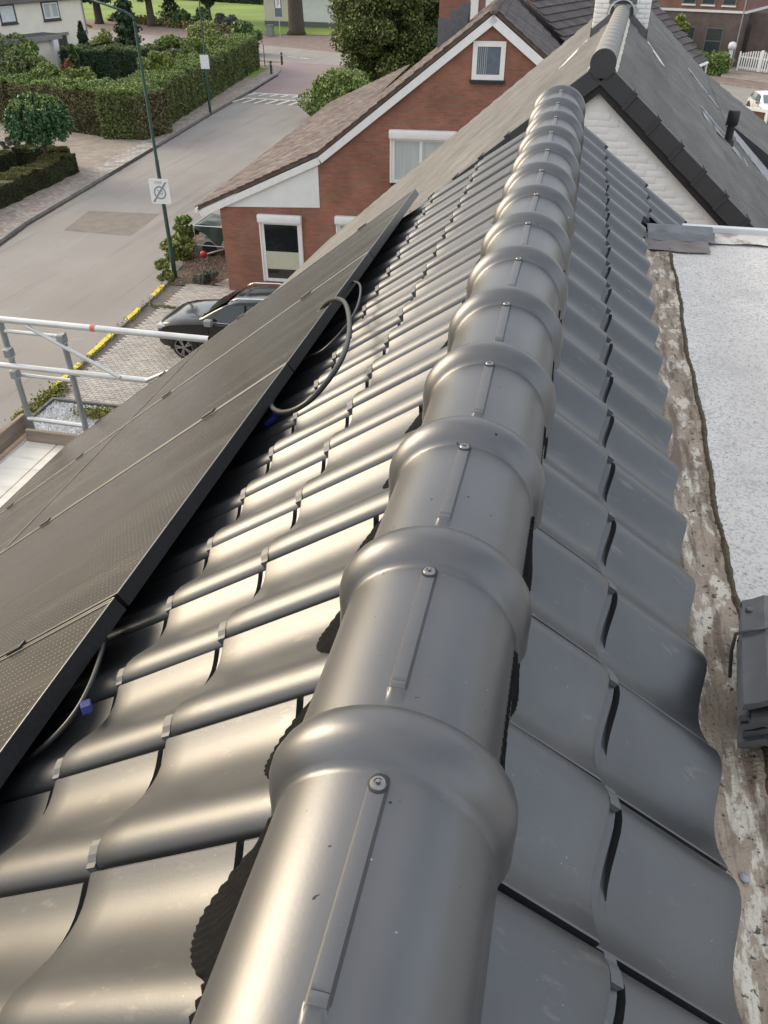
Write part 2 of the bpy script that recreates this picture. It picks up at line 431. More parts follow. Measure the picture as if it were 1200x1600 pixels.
# --- body of the house under the tiles
b = MB()
b.prism([(-3.55, -3.2, RZ - .14 - 3.55 * TAN), (0, -3.2, RZ - .165), (.66, -3.2, RZ - .165 - .66 * TAN), (.66, -3.2, RZ - .27 - .66 * TAN), (0, -3.2, RZ - .3), (-3.55, -3.2, RZ - .25 - 3.55 * TAN)], (0, 7.42, 0))
b.build('roof_deck', m_deck, house, loc=O0)
b = MB(); zE = RZ - .26 - 3.2 * TAN
b.box((-3.25, -3.1, 0), (-3.0, 4.15, zE)); b.box((.5, 3.9, 0), (4.6, 4.12, 8.4)); b.box((4.4, -3.1, 0), (4.65, 3.9, 8.5)); b.box((-3.0, -3.1, 0), (4.4, -2.85, 6.4))
b.prism([(-3.2, 3.92, zE), (-.05, 3.92, RZ - .3), (.66, 3.92, RZ - .3 - .7 * TAN), (.66, 3.92, 8.4), (.66, 3.92, 0), (-3.2, 3.92, 0)], (0, .2, 0))
b.build('wall', m_ourbrick, house, loc=O0)
MB().tube([(-3.62, -3.2, RZ - .26 - 3.5 * TAN), (-3.62, 4.25, RZ - .26 - 3.5 * TAN)], .06, 12).build('gutter', M('zinc', (.30, .31, .32), rough=.45, metal=.3, var=.12), house, loc=O0)

# --- flat roof beside the right slope, its stained edge strip and the flashings at its far end
FZ = 8.953
m_flat = M('white_roof_chippings', (.74, .71, .67), rough=.9, var=.07, scale=3, bump=.55, bscale=260)
overlay(m_flat, (.33, .33, .34), 120, .50, .60, .62, detail=3)
overlay(m_flat, (.50, .48, .455), 2.2, .45, .7, .55, stretch=(1, .5, 1), detail=10)
overlay(m_flat, (.12, .12, .12), 120, .665, .69, .85, detail=2)
overlay(m_flat, (.42, .40, .38), 5, .52, .72, .5, detail=9)
m_strip = M('stained_roof_edge', (.34, .28, .215), rough=.9, var=.2, scale=14, bump=.5, bscale=120)
overlay(m_strip, (.66, .62, .52), 22, .52, .56, .85, stretch=(1, .45, 1), detail=12)
overlay(m_strip, (.12, .085, .062), 13, .47, .60, .8, stretch=(3.0, .45, 1), detail=12)
overlay(m_strip, (.03, .026, .022), 75, .60, .65, .9, detail=6)
m_moss = M('moss_seam', (.10, .075, .045), rough=1, var=.4, scale=40, bump=.8, bscale=160)
m_lead = M('lead_sheet', (.11, .115, .125), rough=.5, var=.18, scale=9, bump=.3, bscale=22)
m_zinc = MATS['zinc']
m_whitemetal = M('white_coated_metal', (.55, .56, .56), rough=.4, var=.05)
def edge_x(y): return .512 + .0035 * (y - 1.2) ** 2 * .9 + .004 * math.sin(7 * y) + .002 * math.sin(23 * y)
b = MB(); yy = [-1.2 + .05 * i for i in range(95)]
rows = [[(edge_x(y) + .004, y, FZ), (1.3, y, FZ), (4.6, y, FZ)] for y in yy]
b.grid(rows); b.box((.45, -1.2, FZ - .35), (4.6, 3.63, FZ - .004))
b.build('flat_roof', m_flat, house, loc=O0)
rows = []
for y in yy:
    j = random.uniform(-.0012, .0012); e = edge_x(y)
    rows.append([(.30, y, FZ + .028), (.405 + j, y, FZ + .022), (.440 + j, y, FZ + .006), (.452, y, FZ - .003), (.475, y, FZ + .001 + j), (.50, y, FZ + .003), (e - .004, y, FZ + .0045 + j)])
MB().grid(rows).build('edge_strip', m_strip, house, smooth=True, loc=O0)
rows = []
for i in range(480):
    y = -1.2 + i * .0098; e = edge_x(y); wv = .005 + .004 * abs(math.sin(i * .37)) * random.random()
    rows.append([(e - wv, y, FZ + .004), (e - wv * .3, y, FZ + .008 + .004 * random.random()), (e + wv * .6, y, FZ + .007), (e + wv + .002, y, FZ + .001)])
MB().grid(rows).build('moss_seam', m_moss, house, smooth=True, loc=O0)
MB().lathe([(.0, .0), (.007, .0), (.0075, .003), (.004, .006), (0, .007)], 14, Matrix.Translation((.453, .672, FZ + .001))).build('roof_nail', m_zinc, house, smooth=40, loc=O0)
# far end: bitumen flap, lead apron, zinc capping
rows = []
for i in range(30):
    x = .43 + i * .0086
    rows.append([(x, 3.37 + .006 * math.sin(x * 30), FZ + .008), (x, 3.45, FZ + .010 + .003 * math.sin(x * 50)), (x, 3.53, FZ + .018)])
MB().grid(rows).build('bitumen_flap', M('bitumen_felt', (.17, .15, .14), rough=.85, var=.2, scale=12, bump=.3, bscale=50), house, smooth=True, loc=O0)
rows = []
for i in range(44):
    x = .44 + i * .0062; f = .006 * math.sin(x * 60) + .004 * math.sin(x * 23)
    rows.append([(x, 3.49 + f, FZ + .014), (x, 3.52 + f, FZ + .026 + f), (x, 3.55, FZ + .034 - f * .6), (x, 3.59, FZ + .028 + f * .5), (x, 3.62, FZ + .034), (x, 3.64, FZ + .036)])
MB().grid(rows).build('lead_apron', m_lead, house, smooth=True, loc=O0)
MB().bevbox((.585, 3.635, FZ - .3), (4.6, 3.672, FZ + .036), .004).build('zinc_capping', m_whitemetal, house, loc=O0)
rows = [[(x, 3.52 + .012 * math.sin(9 * x), FZ + .005 + .003 * math.sin(31 * x)), (x, 3.56, FZ + .008), (x, 3.64, FZ + .016)] for x in np.linspace(.68, 4.6, 80)]
m_up = M('flaking_upstand', (.62, .59, .54), rough=.9, var=.15, scale=8, bump=.5, bscale=60)
overlay(m_up, (.27, .22, .17), 9, .50, .58, .85, detail=10)
MB().grid(rows).build('upstand_felt', m_up, house, smooth=True, loc=O0)
b = MB(); A_, B_ = Vector((.455, 3.80, RZ - .1 - .455 * TAN)), Vector((.70, 3.80, RZ - .1 - .70 * TAN))
b.add([A_ + Vector((0, -.06, .02)), B_ + Vector((0, -.06, .02)), B_ + Vector((0, .0, -.01)), A_ + Vector((0, .0, -.01)), A_ + Vector((0, .05, .03)), B_ + Vector((0, .05, .03))], [(0, 1, 2, 3), (3, 2, 5, 4)])
b.build('valley_lead', m_lead, house, loc=O0)
sl_ = lambda x, y, d: (x, y, RZ - x * TAN - d)
MB().add([sl_(.30, 3.5, .125), sl_(.70, 3.5, .105), sl_(.72, 3.98, .11), sl_(.30, 3.98, .125)], [(0, 1, 2, 3)]).build('valley_lead', m_lead, house, loc=O0)

# ------------------------------------------------------------------ strapped bundle of spare tiles on the flat roof
m_spare = M('spare_tile', (.070, .072, .075), rough=.42, var=.15, scale=20, objrand=.12)
overlay(m_spare, (.20, .17, .14), 14, .55, .8, .5, objmask=True)
bun = thing('tile_bundle', 'strapped bundle of spare dark roof tiles lying on the white flat roof', 'tile bundle', (.586, .985, FZ + .004), R(-8))
def spare_mesh():
    n = 15; pr = [(-.105 + .21 * i / (n - 1)) for i in range(n)]
    hh = lambda x: .026 * math.exp(-((x + .068) / .024) ** 2) + .022 * math.exp(-((x - .06) / .03) ** 2)
    ysr = [-.125, -.12, -.075, -.03, .04, .085, .12, .125]
    b = MB(); rows = []
    for y in ysr: rows.append([(x, y, hh(x) + (.004 if abs(y) > .10 else 0)) for x in pr])
    low = [[(x, y, hh(x) - .0095) for x in pr] for y in reversed(ysr)]
    b.grid(rows + low + [rows[0]])
    for q in range(2):                                       # interlocking pockets on the back
        x0 = -.045 + q * .075; b.bevbox((x0, -.07, .002), (x0 + .052, .065, .0105), .003)
    b.bevbox((-.10, .092, .004), (.10, .104, .014), .003)
    return b.mesh('roof_tile', m_spare, smooth=35)
sp = spare_mesh()
for i in range(7):
    o = obj('roof_tile', sp, bun, (random.uniform(-.008, .008) - .002 * i, random.uniform(-.009, .009) - .001 * i, .013 + .0158 * i)); o.rotation_euler = (R(-2.0), R(random.uniform(-.6, .6)), R(random.uniform(-1, 1)))
MB().tube([(-.118, .035, .01), (-.130, .035, .07), (-.132, .036, .108), (-.085, .037, .140), (-.02, .037, .124), (.04, .037, .138), (.11, .037, .118), (.12, .036, .02)], .0032, 6).build('strap', M('strap_band', (.10, .10, .10), rough=.35), bun, smooth=True)
# wooden lath under the bundle's far edge
MB().bevbox((-.05, .098, .108), (.12, .128, .126), .002).build('packing_lath', M('raw_lath', (.42, .30, .18), rough=.8, var=.2, scale=20, stretch=(2, 20, 20)), bun)

# ------------------------------------------------------------------ solar panels
def panel_mat():
    ma = M('solar_cells', (.019, .0175, .016), rough=.17, var=.15, scale=.9, spec=.62, stretch=(1, .35, 1))
    t, b = nodes_of(ma); co = t.nodes.new('ShaderNodeTexCoord'); se = t.nodes.new('ShaderNodeSeparateXYZ'); t.links.new(co.outputs['Object'], se.inputs[0])
    def mth(op, a, bb=None):
        q = t.nodes.new('ShaderNodeMath'); q.operation = op
        for i, v in enumerate((a, bb)):
            if v is None: continue
            if isinstance(v, (int, float)): q.inputs[i].default_value = v
            else: t.links.new(v, q.inputs[i])
        return q.outputs[0]
    def band(s, per, wd): return mth('LESS_THAN', mth('FRACT', mth('DIVIDE', s, per)), wd)
    dots = mth('MULTIPLY', band(se.outputs['X'], .0178, .12), band(se.outputs['Y'], .0142, .32))
    bus = mth('MULTIPLY', band(se.outputs['X'], .0178, .05), .15)
    gap = mth('MAXIMUM', band(se.outputs['Y'], .0935, .018), band(se.outputs['X'], .178, .010))
    src = b.inputs['Base Color'].links[0].from_socket
    mi = t.nodes.new('ShaderNodeMix'); mi.data_type = 'RGBA'; mi.inputs[7].default_value = (.24, .23, .21, 1)
    t.links.new(mth('MAXIMUM', dots, bus), mi.inputs[0]); t.links.new(src, mi.inputs[6])
    m3 = t.nodes.new('ShaderNodeMix'); m3.data_type = 'RGBA'; m3.inputs[7].default_value = (.012, .012, .012, 1)
    t.links.new(gap, m3.inputs[0]); t.links.new(mi.outputs[2], m3.inputs[6]); t.links.new(m3.outputs[2], b.inputs['Base Color'])
    # film of dust: patchy gloss
    n = t.nodes.new('ShaderNodeTexNoise'); n.inputs['Scale'].default_value = 3; n.inputs['Detail'].default_value = 6
    mp = t.nodes.new('ShaderNodeMapping'); mp.inputs['Scale'].default_value = (2.2, .35, 1); mp.inputs['Rotation'].default_value = (0, 0, R(20))
    t.links.new(co.outputs['Object'], mp.inputs[0]); t.links.new(mp.outputs[0], n.inputs['Vector'])
    ra = t.nodes.new('ShaderNodeMapRange'); ra.inputs[1].default_value = .3; ra.inputs[2].default_value = .7; ra.inputs[3].default_value = .16; ra.inputs[4].default_value = .30
    t.links.new(n.outputs['Fac'], ra.inputs[0]); t.links.new(ra.outputs[0], b.inputs['Roughness'])
    return ma
m_pan = panel_mat()
m_frame = M('black_anodised', (.028, .029, .031), rough=.34, metal=.4, var=.15, scale=12, stretch=(8, 1, 8))
m_glint = M('edge_glint_metal', (.26, .26, .255), rough=.4, metal=.7)  # paler than the black frame, the edge highlight is put into this colour
m_alu = M('mill_aluminium', (.55, .55, .54), rough=.35, metal=.75, var=.1)
al = math.atan(TAN)
# frame of reference of a panel: x along the ridge (+Y), y up the slope, z normal
PX, PY, PZ = Vector((0, -1, 0)), Vector((math.cos(al), 0, math.sin(al))), Vector((-math.sin(al), 0, math.cos(al)))
def panel(label, y0, x_top, wid, leng, cl):
    p = thing('solar_panel', label, 'solar panel', group='solar panels on the left roof slope')
    m4 = Matrix((PX, PY, PZ)).transposed().to_4x4(); m4.translation = Vector((-x_top, y0 + wid / 2, RZ + .03 - x_top * TAN)) - PY * leng / 2 - PZ * .036
    p.matrix_world = m4
    hw, hl = wid / 2, leng / 2
    b = MB()
    b.box((-hw, -hl, 0), (-hw + .011, hl, .036)); b.box((hw - .011, -hl, 0), (hw, hl, .036))
    b.box((-hw + .011, hl - .011, 0), (hw - .011, hl, .036)); b.box((-hw + .011, -hl, 0), (hw - .011, -hl + .011, .036))
    b.box((-hw + .011, hl - .030, .0), (hw - .011, hl - .011, .002))
    b.build('frame', m_frame, p)
    MB().box((-hw + .011, -hl + .011, .028), (hw - .011, hl - .011, .0345)).build('cell_glass', m_pan, p)
    MB().tube([(-hw, hl + .0008, .0355), (hw, hl + .0008, .0355)], .0011, 6).build('frame_edge_glint', m_glint, p)  # thin pale tubes added along the frame to draw its edge highlights
    for sx in (-hw + .0005, hw - .0005, -hw + .0115): MB().tube([(sx, -hl, .0358), (sx, hl, .0358)], .0010, 6).build('frame_edge_glint', m_glint, p)
    for yy_ in cl:
        MB().bevbox((-hw - .016, hl - yy_ - .028, .030), (-hw + .008, hl - yy_ + .028, .043), .002).build('clamp', m_frame, p)
    return p
PWID = 1.083
seams = [-1.145, -.05, 1.045, 2.135, 3.225]
names_t = ['upper panel nearest the camera, its corner cut by the left edge of the view', 'upper solar panel over the blue connector, second from the near end', 'large upper solar panel between the two long cable drops', 'upper solar panel beside the big cable loop', 'farthest upper solar panel next to the white gabled house']
names_b = ['lower panel nearest the camera', 'lower solar panel second from the near end', 'lower solar panel third from the near end above the white scaffold deck', 'lower solar panel fourth from the near end beside the scaffold rail', 'farthest lower solar panel in front of the black car']
for i, y0 in enumerate(seams):
    wd = PWID - (.06 if i == 4 else 0)
    if i > 0: panel('black framed ' + names_t[i], y0, .690, wd, 1.650, (.36, 1.32))
    if i > 1: panel('black framed ' + names_b[i], y0, .690 + 1.326, wd, 1.48, (.40, 1.10))
for xr_ in (1.05, 1.83, 2.45, 3.1):
    MB().obox((-xr_, 1.7, RZ - xr_ * TAN - .022), (0, 2.85, 0), PY * .02, PZ * .014).build('mounting_rail', m_frame, house, loc=O0)

m_cable = M('black_cable', (.018, .018, .019), rough=.38, var=.1)
m_blue = M('blue_plastic', (.010, .020, .15), rough=.4, var=.1)
def curve(pts, n=10):
    P = [Vector(p) for p in pts]; out = []
    for i in range(len(P) - 1):
        a, b_, c, d = P[max(i - 1, 0)], P[i], P[i + 1], P[min(i + 2, len(P) - 1)]
        for k in range(n):
            t = k / n; out.append(.5 * ((2 * b_) + (c - a) * t + (2 * a - 5 * b_ + 4 * c - d) * t * t + (3 * b_ - a - 3 * c + d) * t ** 3))
    return out + [P[-1]]
def rp(x, y, hgt): return Vector((-x, y, RZ - x * TAN - .02)) + PZ * hgt
c1 = MB().tube(curve([rp(.86, 2.55, -.03), rp(.76, 2.66, .02), rp(.66, 2.62, .05), rp(.55, 2.42, .05), rp(.455, 2.10, .035), rp(.42, 1.86, .02), rp(.445, 1.71, .012), rp(.50, 1.69, .008), rp(.575, 1.76, .005), rp(.66, 1.90, 0), rp(.72, 2.04, -.01), rp(.80, 2.12, -.03)], 9), .0075, 10).build('cable', m_cable, smooth=True)
tag(c1, 'thick black cable making a big loop out over the tiles from under the panels', 'cable')
c2 = MB().tube(curve([rp(.84, 3.12, -.03), rp(.73, 3.02, .01), rp(.60, 2.75, .02), rp(.535, 2.46, .012), rp(.545, 2.30, .0), rp(.61, 2.24, -.01), rp(.70, 2.34, -.02), rp(.84, 2.5, -.04)], 9), .0042, 8).build('cable', m_cable, smooth=True)
tag(c2, 'thin black cable arching behind the big loop under the far panels', 'cable')
c3 = MB().tube(curve([rp(.80, 1.12, .0), rp(.745, 1.05, .0), rp(.675, .95, .0), rp(.615, .81, .0), rp(.615, .73, -.005), rp(.68, .69, -.015), rp(.78, .72, -.03), rp(.9, .8, -.05)], 9), .0048, 8).build('cable', m_cable, smooth=True)
tag(c3, 'thin black cable hanging below the nearest panel joint beside the blue connector', 'cable')
c4 = MB().tube(curve([rp(.80, 1.75, -.01), rp(.745, 1.62, -.005), rp(.735, 1.45, -.015), rp(.78, 1.35, -.03)], 8), .004, 8).build('cable', m_cable, smooth=True)
tag(c4, 'thin black cable sagging just under the edge of the middle panel', 'cable')
def connector(label, x, y, h, rz):
    t_ = thing('cable_connector', label, 'connector', rp(x, y, h)); t_.rotation_euler = (0, R(-37), rz)
    MB().bevbox((-.022, -.009, -.007), (.016, .009, .008), .002).build('housing', m_blue, t_)
    b = MB()
    for k in range(4): b.bevbox((.018 + k * .006, -.008, -.006), (.0225 + k * .006, .008, .007), .001)
    b.build('lever', m_blue, t_)
connector('blue plastic cable connector under the nearest panel joint', .592, .755, -.006, R(-50))
connector('blue plastic cable connector beside the end of the big cable loop', .685, 1.90, -.03, R(30))

# ================================================================== house with the white gable, beyond our roof
GA_H = thing('gabled_house', 'neighbouring house with white painted gable, dark verge tiles and grey concrete tile roof', 'house', (.25, 8.8, 0), R(-2.6))
GZ = 8.99; GT = math.tan(R(40)); GL = 12.8
m_white = M('white_paint_brick', (.78, .765, .74), rough=.75, var=.06, scale=5, bump=.2, bscale=60, objrand=.035)
overlay(m_white, (.40, .38, .35), 3, .55, .8, .35, detail=9)
m_conc = M('grey_concrete_tile', (.118, .112, .104), rough=.72, var=.22, scale=2.5, bump=.25, bscale=70, island=.10, stretch=(1, .35, 1), spec=.6)
overlay(m_conc, (.22, .215, .20), 1.1, .5, .72, .6, detail=10)
overlay(m_conc, (.065, .062, .058), 2.6, .52, .72, .55, stretch=(.5, 3, .5), detail=11)
m_verge = M('dark_verge_tile', (.040, .041, .043), rough=.6, var=.1, objrand=.08, bump=.1, bscale=90)
m_mortar = M('pale_mortar', (.66, .63, .55), rough=.95, var=.2, scale=20, bump=.6, bscale=60)
EL_, ER_ = 7.4, 5.0            # horizontal reach of the two slopes
b = MB()
zb = 0
b.prism([(-5.6, .05, 0), (-5.6, .05, GZ - .18 - 5.6 * GT), (0, .05, GZ - .18), (4.6, .05, GZ - .18 - 4.6 * GT), (4.6, .05, 0)], (0, GL - .1, 0))
b.build('wall', m_white, GA_H)
bk = MB().bevbox((0, -.006, 0), (.206, .03, .056), .003).mesh('brick', m_white, smooth=30)
row = 0; z = GZ - .24
while z > 7.25:
    x = -1.15 + (.107 if row % 2 else 0)
    while x < 2.0:
        lim = (GZ - .26 - z - .05) / GT
        if -lim + .02 < x and x + .205 < lim - .02 and x > -.75:
            o = obj('brick', bk, GA_H, (x, .0505 + random.uniform(0, .002), z)); 
        x += .215
    row += 1; z -= .0625
def conc_slope(side, reach):
    b = MB(); per = .15; ncol = int(GL / per); nr = int(reach / math.cos(R(40)) / .335)
    prof = [(0, .004), (.02, .016), (.05, .019), (.08, .014), (.105, .002), (.13, 0)]
    hs = [(c * per + t, h) for c in range(ncol) for t, h in prof] + [(GL, .004)]
    c4, s4 = math.cos(R(40)), math.sin(R(40))
    for r_ in range(nr):
        for_rows = []
        dz = random.uniform(-.003, .003)
        for v, lift in ((r_ * .335 - .03, -.004), ((r_ + 1) * .335 - .002, .020), ((r_ + 1) * .335, .003)):
            for_rows.append([(side * (v * c4 + (h + lift) * s4), y, GZ + dz - v * s4 + (h + lift) * c4) for y, h in hs])
        b.grid(for_rows)
    o = b.build('roof_tiles', m_conc, GA_H, fix=False); stuff(o)
conc_slope(-1, EL_); conc_slope(1, ER_)
# verge tiles: an L over the edge of the slope, one per course
c4, s4 = math.cos(R(40)), math.sin(R(40))
b = MB(); b.box((0, -.05, -.135), (.325, -.028, .026)); b.box((0, -.028, .012), (.325, .10, .026)); b.box((.312, -.062, -.145), (.345, -.02, .036)); b.box((.30, -.02, .012), (.345, .10, .036))
vme = b.mesh('verge_tile', m_verge)
for side in (1, -1):
    for i in range(19 if side > 0 else 22):
        v = .09 + i * .335; o = obj('verge_tile', vme, GA_H)
        X = Vector((side * c4, 0, -s4)); Y = Vector((0, 1, 0)); Z = Vector((side * s4, 0, c4))
        m4 = Matrix((X, Y, Z)).transposed().to_4x4(); m4.translation = Vector((side * v * c4, -.005 + random.uniform(-.004, .004), GZ - v * s4)) + Z * (.002 + random.uniform(0, .006)); o.matrix_local = m4 @ Matrix.Rotation(R(-1.8), 4, 'Y')
b = MB()
for side in (1, -1):
    L = ER_ if side > 0 else EL_
    b.prism([(0, -.02, GZ - .14), (side * L, -.02, GZ - .14 - L * GT), (side * L, -.02, GZ - .25 - L * GT), (0, -.02, GZ - .25)], (0, .06, 0))
b.build('barge_board', M('black_board', (.016, .014, .016), rough=.6), GA_H)
# ridge
m_rcap = M('weathered_ridge', (.20, .195, .185), rough=.75, var=.25, scale=9, bump=.3, bscale=80)
overlay(m_rcap, (.45, .43, .38), 7, .52, .66, .6, detail=9)
rc = MB(); ang = np.linspace(R(-20), R(200), 17)
rc.grid([[(.118 * math.cos(a), y, .118 * math.sin(a) - .04) for a in ang] for y in (0, .40)]); rcm = rc.mesh('ridge_cap', m_rcap, smooth=True)
for i in range(15):
    o = obj('ridge_cap', rcm, GA_H, (0, -.05 + i * .40, GZ + .05)); o.rotation_euler = (R(.7), 0, R(random.uniform(-.5, .5)))
for i in range(15): 
    if i > 14: break
    o = obj('ridge_cap', rcm, GA_H, (0, 6.6 + i * .40, GZ + .05)) if 6.6 + i * .4 < 12.5 else None
b = MB(); pts = [(.122 * math.cos(a), -.075, .122 * math.sin(a) - .04) for a in np.linspace(R(0), R(180), 13)] + [(-.112, -.075, -.11), (-.055, -.075, -.165), (.055, -.075, -.165), (.112, -.075, -.11)]
b.prism(pts, (0, .035, 0)); b.build('ridge_end', m_verge, GA_H, loc=(0, 0, GZ + .05))
b = MB(); rows = []
for sgn in (-1, 1):
    rows = [[(sgn * (.100 + .008 * math.sin(i * 1.3)), i * .1, GZ + .0), (sgn * (.135 + .014 * random.random()), i * .1, GZ - .085)] for i in range(60)]
    b.grid(rows)
b.build('mortar_bedding', m_mortar, GA_H)
# chimney: painted bricks one by one
ch = obj('chimney', MB().box((-.40, 5.72, GZ - .7), (.40, 6.48, GZ + 1.75)).mesh('chimney', m_white), GA_H)
row = 0; z = GZ - .30
def chb(x0, x1, y0, y1, z):
    if x1 - x0 < .03 or y1 - y0 < .03: return
    key = ('cb', round(x1 - x0, 3), round(y1 - y0, 3))
    if key not in MATS: MATS[key] = MB().bevbox((0, 0, 0), (x1 - x0, y1 - y0, .055), .005).mesh('brick', m_white, smooth=30)
    obj('brick', MATS[key], ch, (x0 + random.uniform(-.002, .002), y0 + random.uniform(-.003, .0), z))
while z < GZ + 1.6:
    xs = [-.41, -.195, .02, .235, .41] if row % 2 else [-.41, -.30, -.09, .125, .34, .41]
    for a, c in zip(xs[:-1], xs[1:]):
        if z > GZ + .02 or a > .12 or c < -.12: chb(a + .005, c - .005, 5.705, 5.76, z)
    for sx in (-.412, .36):
        ys = [5.77, 5.985, 6.2, 6.415, 6.49] if row % 2 else [5.77, 5.88, 6.09, 6.305, 6.49]
        for a, c in zip(ys[:-1], ys[1:]): chb(sx, sx + .052, a + .005, c - .005, z)
    row += 1; z += .0625
MB().bevbox((-.48, 5.64, GZ + 1.66), (.48, 6.56, GZ + 1.78), .01).build('chimney_cap', m_conc, GA_H)
b = MB()
for s_ in (-1, 1):
    b.prism([(s_ * .20, 5.694, GZ - .02), (s_ * .415, 5.694, GZ - .20), (s_ * .415, 5.694, GZ - .40), (s_ * .12, 5.694, GZ - .12), (s_ * .12, 5.694, GZ + .10), (s_ * .20, 5.694, GZ + .10)], (0, .008, 0))
    b.prism([(s_ * .418, 5.69, GZ - .18), (s_ * .418, 6.5, GZ - .18), (s_ * .418, 6.5, GZ - .40), (s_ * .418, 5.69, GZ - .40)], (s_ * .006, 0, 0))
b.box((-.2, 5.690, GZ + .13), (.2, 5.700, GZ + .21)); b.build('lead_flashing', m_lead, GA_H)
rows = [[(.175 * math.cos(a) * k, 5.62 + .07 * (i > 0), GZ + .02 + .165 * math.sin(a) * k) for a in np.linspace(R(-8), R(188), 15)] for i, k in enumerate((1.0, 1.12, 1.2))]
MB().grid(rows).build('lead_saddle', M('pale_lead', (.36, .38, .38), rough=.6, var=.3, scale=15), GA_H, smooth=True)
def smear(pts, name, mt):
    b = MB(); b.add(pts, [tuple(range(len(pts)))]); return b.build(name, mt, GA_H)
def slope_pt(side, p, h, lift=.03): return (side * p + side * lift * s4, h, GZ - p * GT + lift * c4)
for side, spread in ((-1, 1), (1, 1)):
    rows = []
    for i in range(24):
        h = 5.62 - .062 * i * (1 if side < 0 else .55); w_ = .10 * math.sin(PI * min(1, (i + 3) / 26)) * random.uniform(.6, 1.2)
        p0 = .43 + .012 * i
        rows.append([slope_pt(side, p0 - w_ * .5, h, .024), slope_pt(side, p0, h + .02, .036), slope_pt(side, p0 + w_, h, .024)])
    MB().grid(rows).build('mortar_smear', m_mortar, GA_H)
# vent pipe with its collar on the right slope
pv = obj('vent_pipe', MB().tube([slope_pt(1, 1.78, 4.5, 0), tuple(Vector(slope_pt(1, 1.78, 4.5, 0)) + Vector((0, 0, .30)))], .055, 16).lathe([(.0, .26), (.075, .26), (.082, .275), (.082, .43), (.07, .455), (0, .46)], 18, Matrix.Translation(slope_pt(1, 1.78, 4.5, 0))).mesh('vent_pipe', M('black_vent', (.010, .010, .011), rough=.5), smooth=40), GA_H)
MB().lathe([(.05, .0), (.09, -.02), (.075, .06), (.05, .075)], 18, Matrix.Translation(slope_pt(1, 1.78, 4.5, .01))).build('collar', MATS['black_vent'], pv, smooth=40)
b = MB(); b.add([slope_pt(1, 1.35, 4.30, .03), slope_pt(1, 2.1, 4.30, .03), slope_pt(1, 2.1, 4.85, .03), slope_pt(1, 1.35, 4.85, .03)], [(0, 1, 2, 3)])
b.build('vent_flashing', M('vent_lead', (.20, .21, .225), rough=.5, var=.25, scale=8), GA_H)
for (p0, h0), (p1, h1) in (((1.32, 4.95), (1.72, 4.70)), ((1.25, 8.6), (1.62, 8.0)), ((1.66, 7.95), (1.84, 7.7))):
    a_, c_ = Vector(slope_pt(1, p0, h0, .04)), Vector(slope_pt(1, p1, h1, .04)); MB().tube([a_, c_], .014, 8).build('zinc_trim', MATS['pale_lead'], GA_H)
# lower roof of the extension: shallower, raised over the main slope, with its own dark verge
P0 = Vector((1.95, 6.9, GZ - 1.95 * GT + .035)); sl = math.tan(R(32))
b = MB(); per = .15; ncol = int(5.6 / per); prof = [(0, .004), (.02, .016), (.05, .019), (.08, .014), (.105, .002), (.13, 0)]
hs = [(P0.y + c * per + t, h) for c in range(ncol) for t, h in prof]
for r_ in range(10):
    rows = []
    for v, lift in ((r_ * .335 - .03, -.004), ((r_ + 1) * .335, .02), ((r_ + 1) * .335, .003)):
        x = P0.x + v * math.cos(R(32)); rows.append([(x, y, P0.z - v * math.sin(R(32)) + h + lift) for y, h in hs])
    b.grid(rows)
stuff(b.build('extension_tiles', m_conc, GA_H, fix=False))
vm2 = MB().box((0, -.03, -.26), (.325, -.005, .03)).box((.325, -.036, -.27), (.348, 0, .034)).mesh('verge_tile', m_verge)
for i in range(10):
    o = obj('verge_tile', vm2, GA_H); cc, ss = math.cos(R(32)), math.sin(R(32))
    m4 = Matrix((Vector((cc, 0, -ss)), Vector((0, 1, 0)), Vector((ss, 0, cc)))).transposed().to_4x4(); m4.translation = P0 + Vector((cc * .335 * i, 0, -ss * .335 * i)); o.matrix_local = m4
b = MB(); b.prism([P0 + Vector((0, .02, -.02)), P0 + Vector((3, .02, -.02 - 3 * sl)), P0 + Vector((3, .02, -4)), P0 + Vector((0, .02, -.9))], (0, 5.6, 0)); b.build('extension_wall', m_white, GA_H)
b = MB(); rows = [[slope_pt(1, 1.9 + .1 * i, 6.2 - .12 * i, .03), slope_pt(1, 1.9 + .1 * i, 6.75 - .02 * i, .06)] for i in range(24)]
b.grid(rows).build('valley_zinc', MATS['vent_lead'], GA_H)

# ================================================================== red brick house
RH = thing('red_brick_house', 'red brick house with white bargeboards, white roller shutter boxes and a brown tiled roof', 'house', (-5, 25.0, 0), R(3))
RO_ = off(RH)
m_red = brick_mat('red_brick', (.30, .120, .074), (.235, .090, .058), (.20, .13, .10), .22, .066, .010)
m_wh = M('white_paint', (.74, .74, .73), rough=.45, var=.04)
m_whp = M('white_panel', (.70, .71, .70), rough=.55, var=.05, scale=2)
m_glass = M('window_glass', (.015, .018, .02), rough=.06, spec=.9)
m_blind = M('net_curtain', (.42, .46, .46), rough=.5, var=.12, scale=3, stretch=(8, 8, .3), coat=.6)
m_blind2 = M('cream_blind', (.50, .50, .38), rough=.5, var=.08, scale=3, coat=.5)
GX = lambda x: x
apex = (-2.51, 8.21)
b = MB()
b.prism([(-10.92, 25.0, 0), (-10.92, 25.0, 2.82), (-7.58, 25.0, 4.32), (-2.51, 25.0, 8.15), (3.0, 25.0, 4.2), (3.0, 25.0, 0)], (0, 8.2, 0)); b.box((-10.92, 33.2, 0), (2.4, 44, 2.7))
b.build('wall', m_red, RH, loc=RO_)
MB().prism([(-10.93, 24.97, 2.84), (-7.58, 24.97, 2.95), (-7.58, 24.97, 4.28), (-10.93, 24.97, 2.86)], (0, .03, 0)).build('gable_panel', m_whp, RH, loc=RO_)
b = MB()
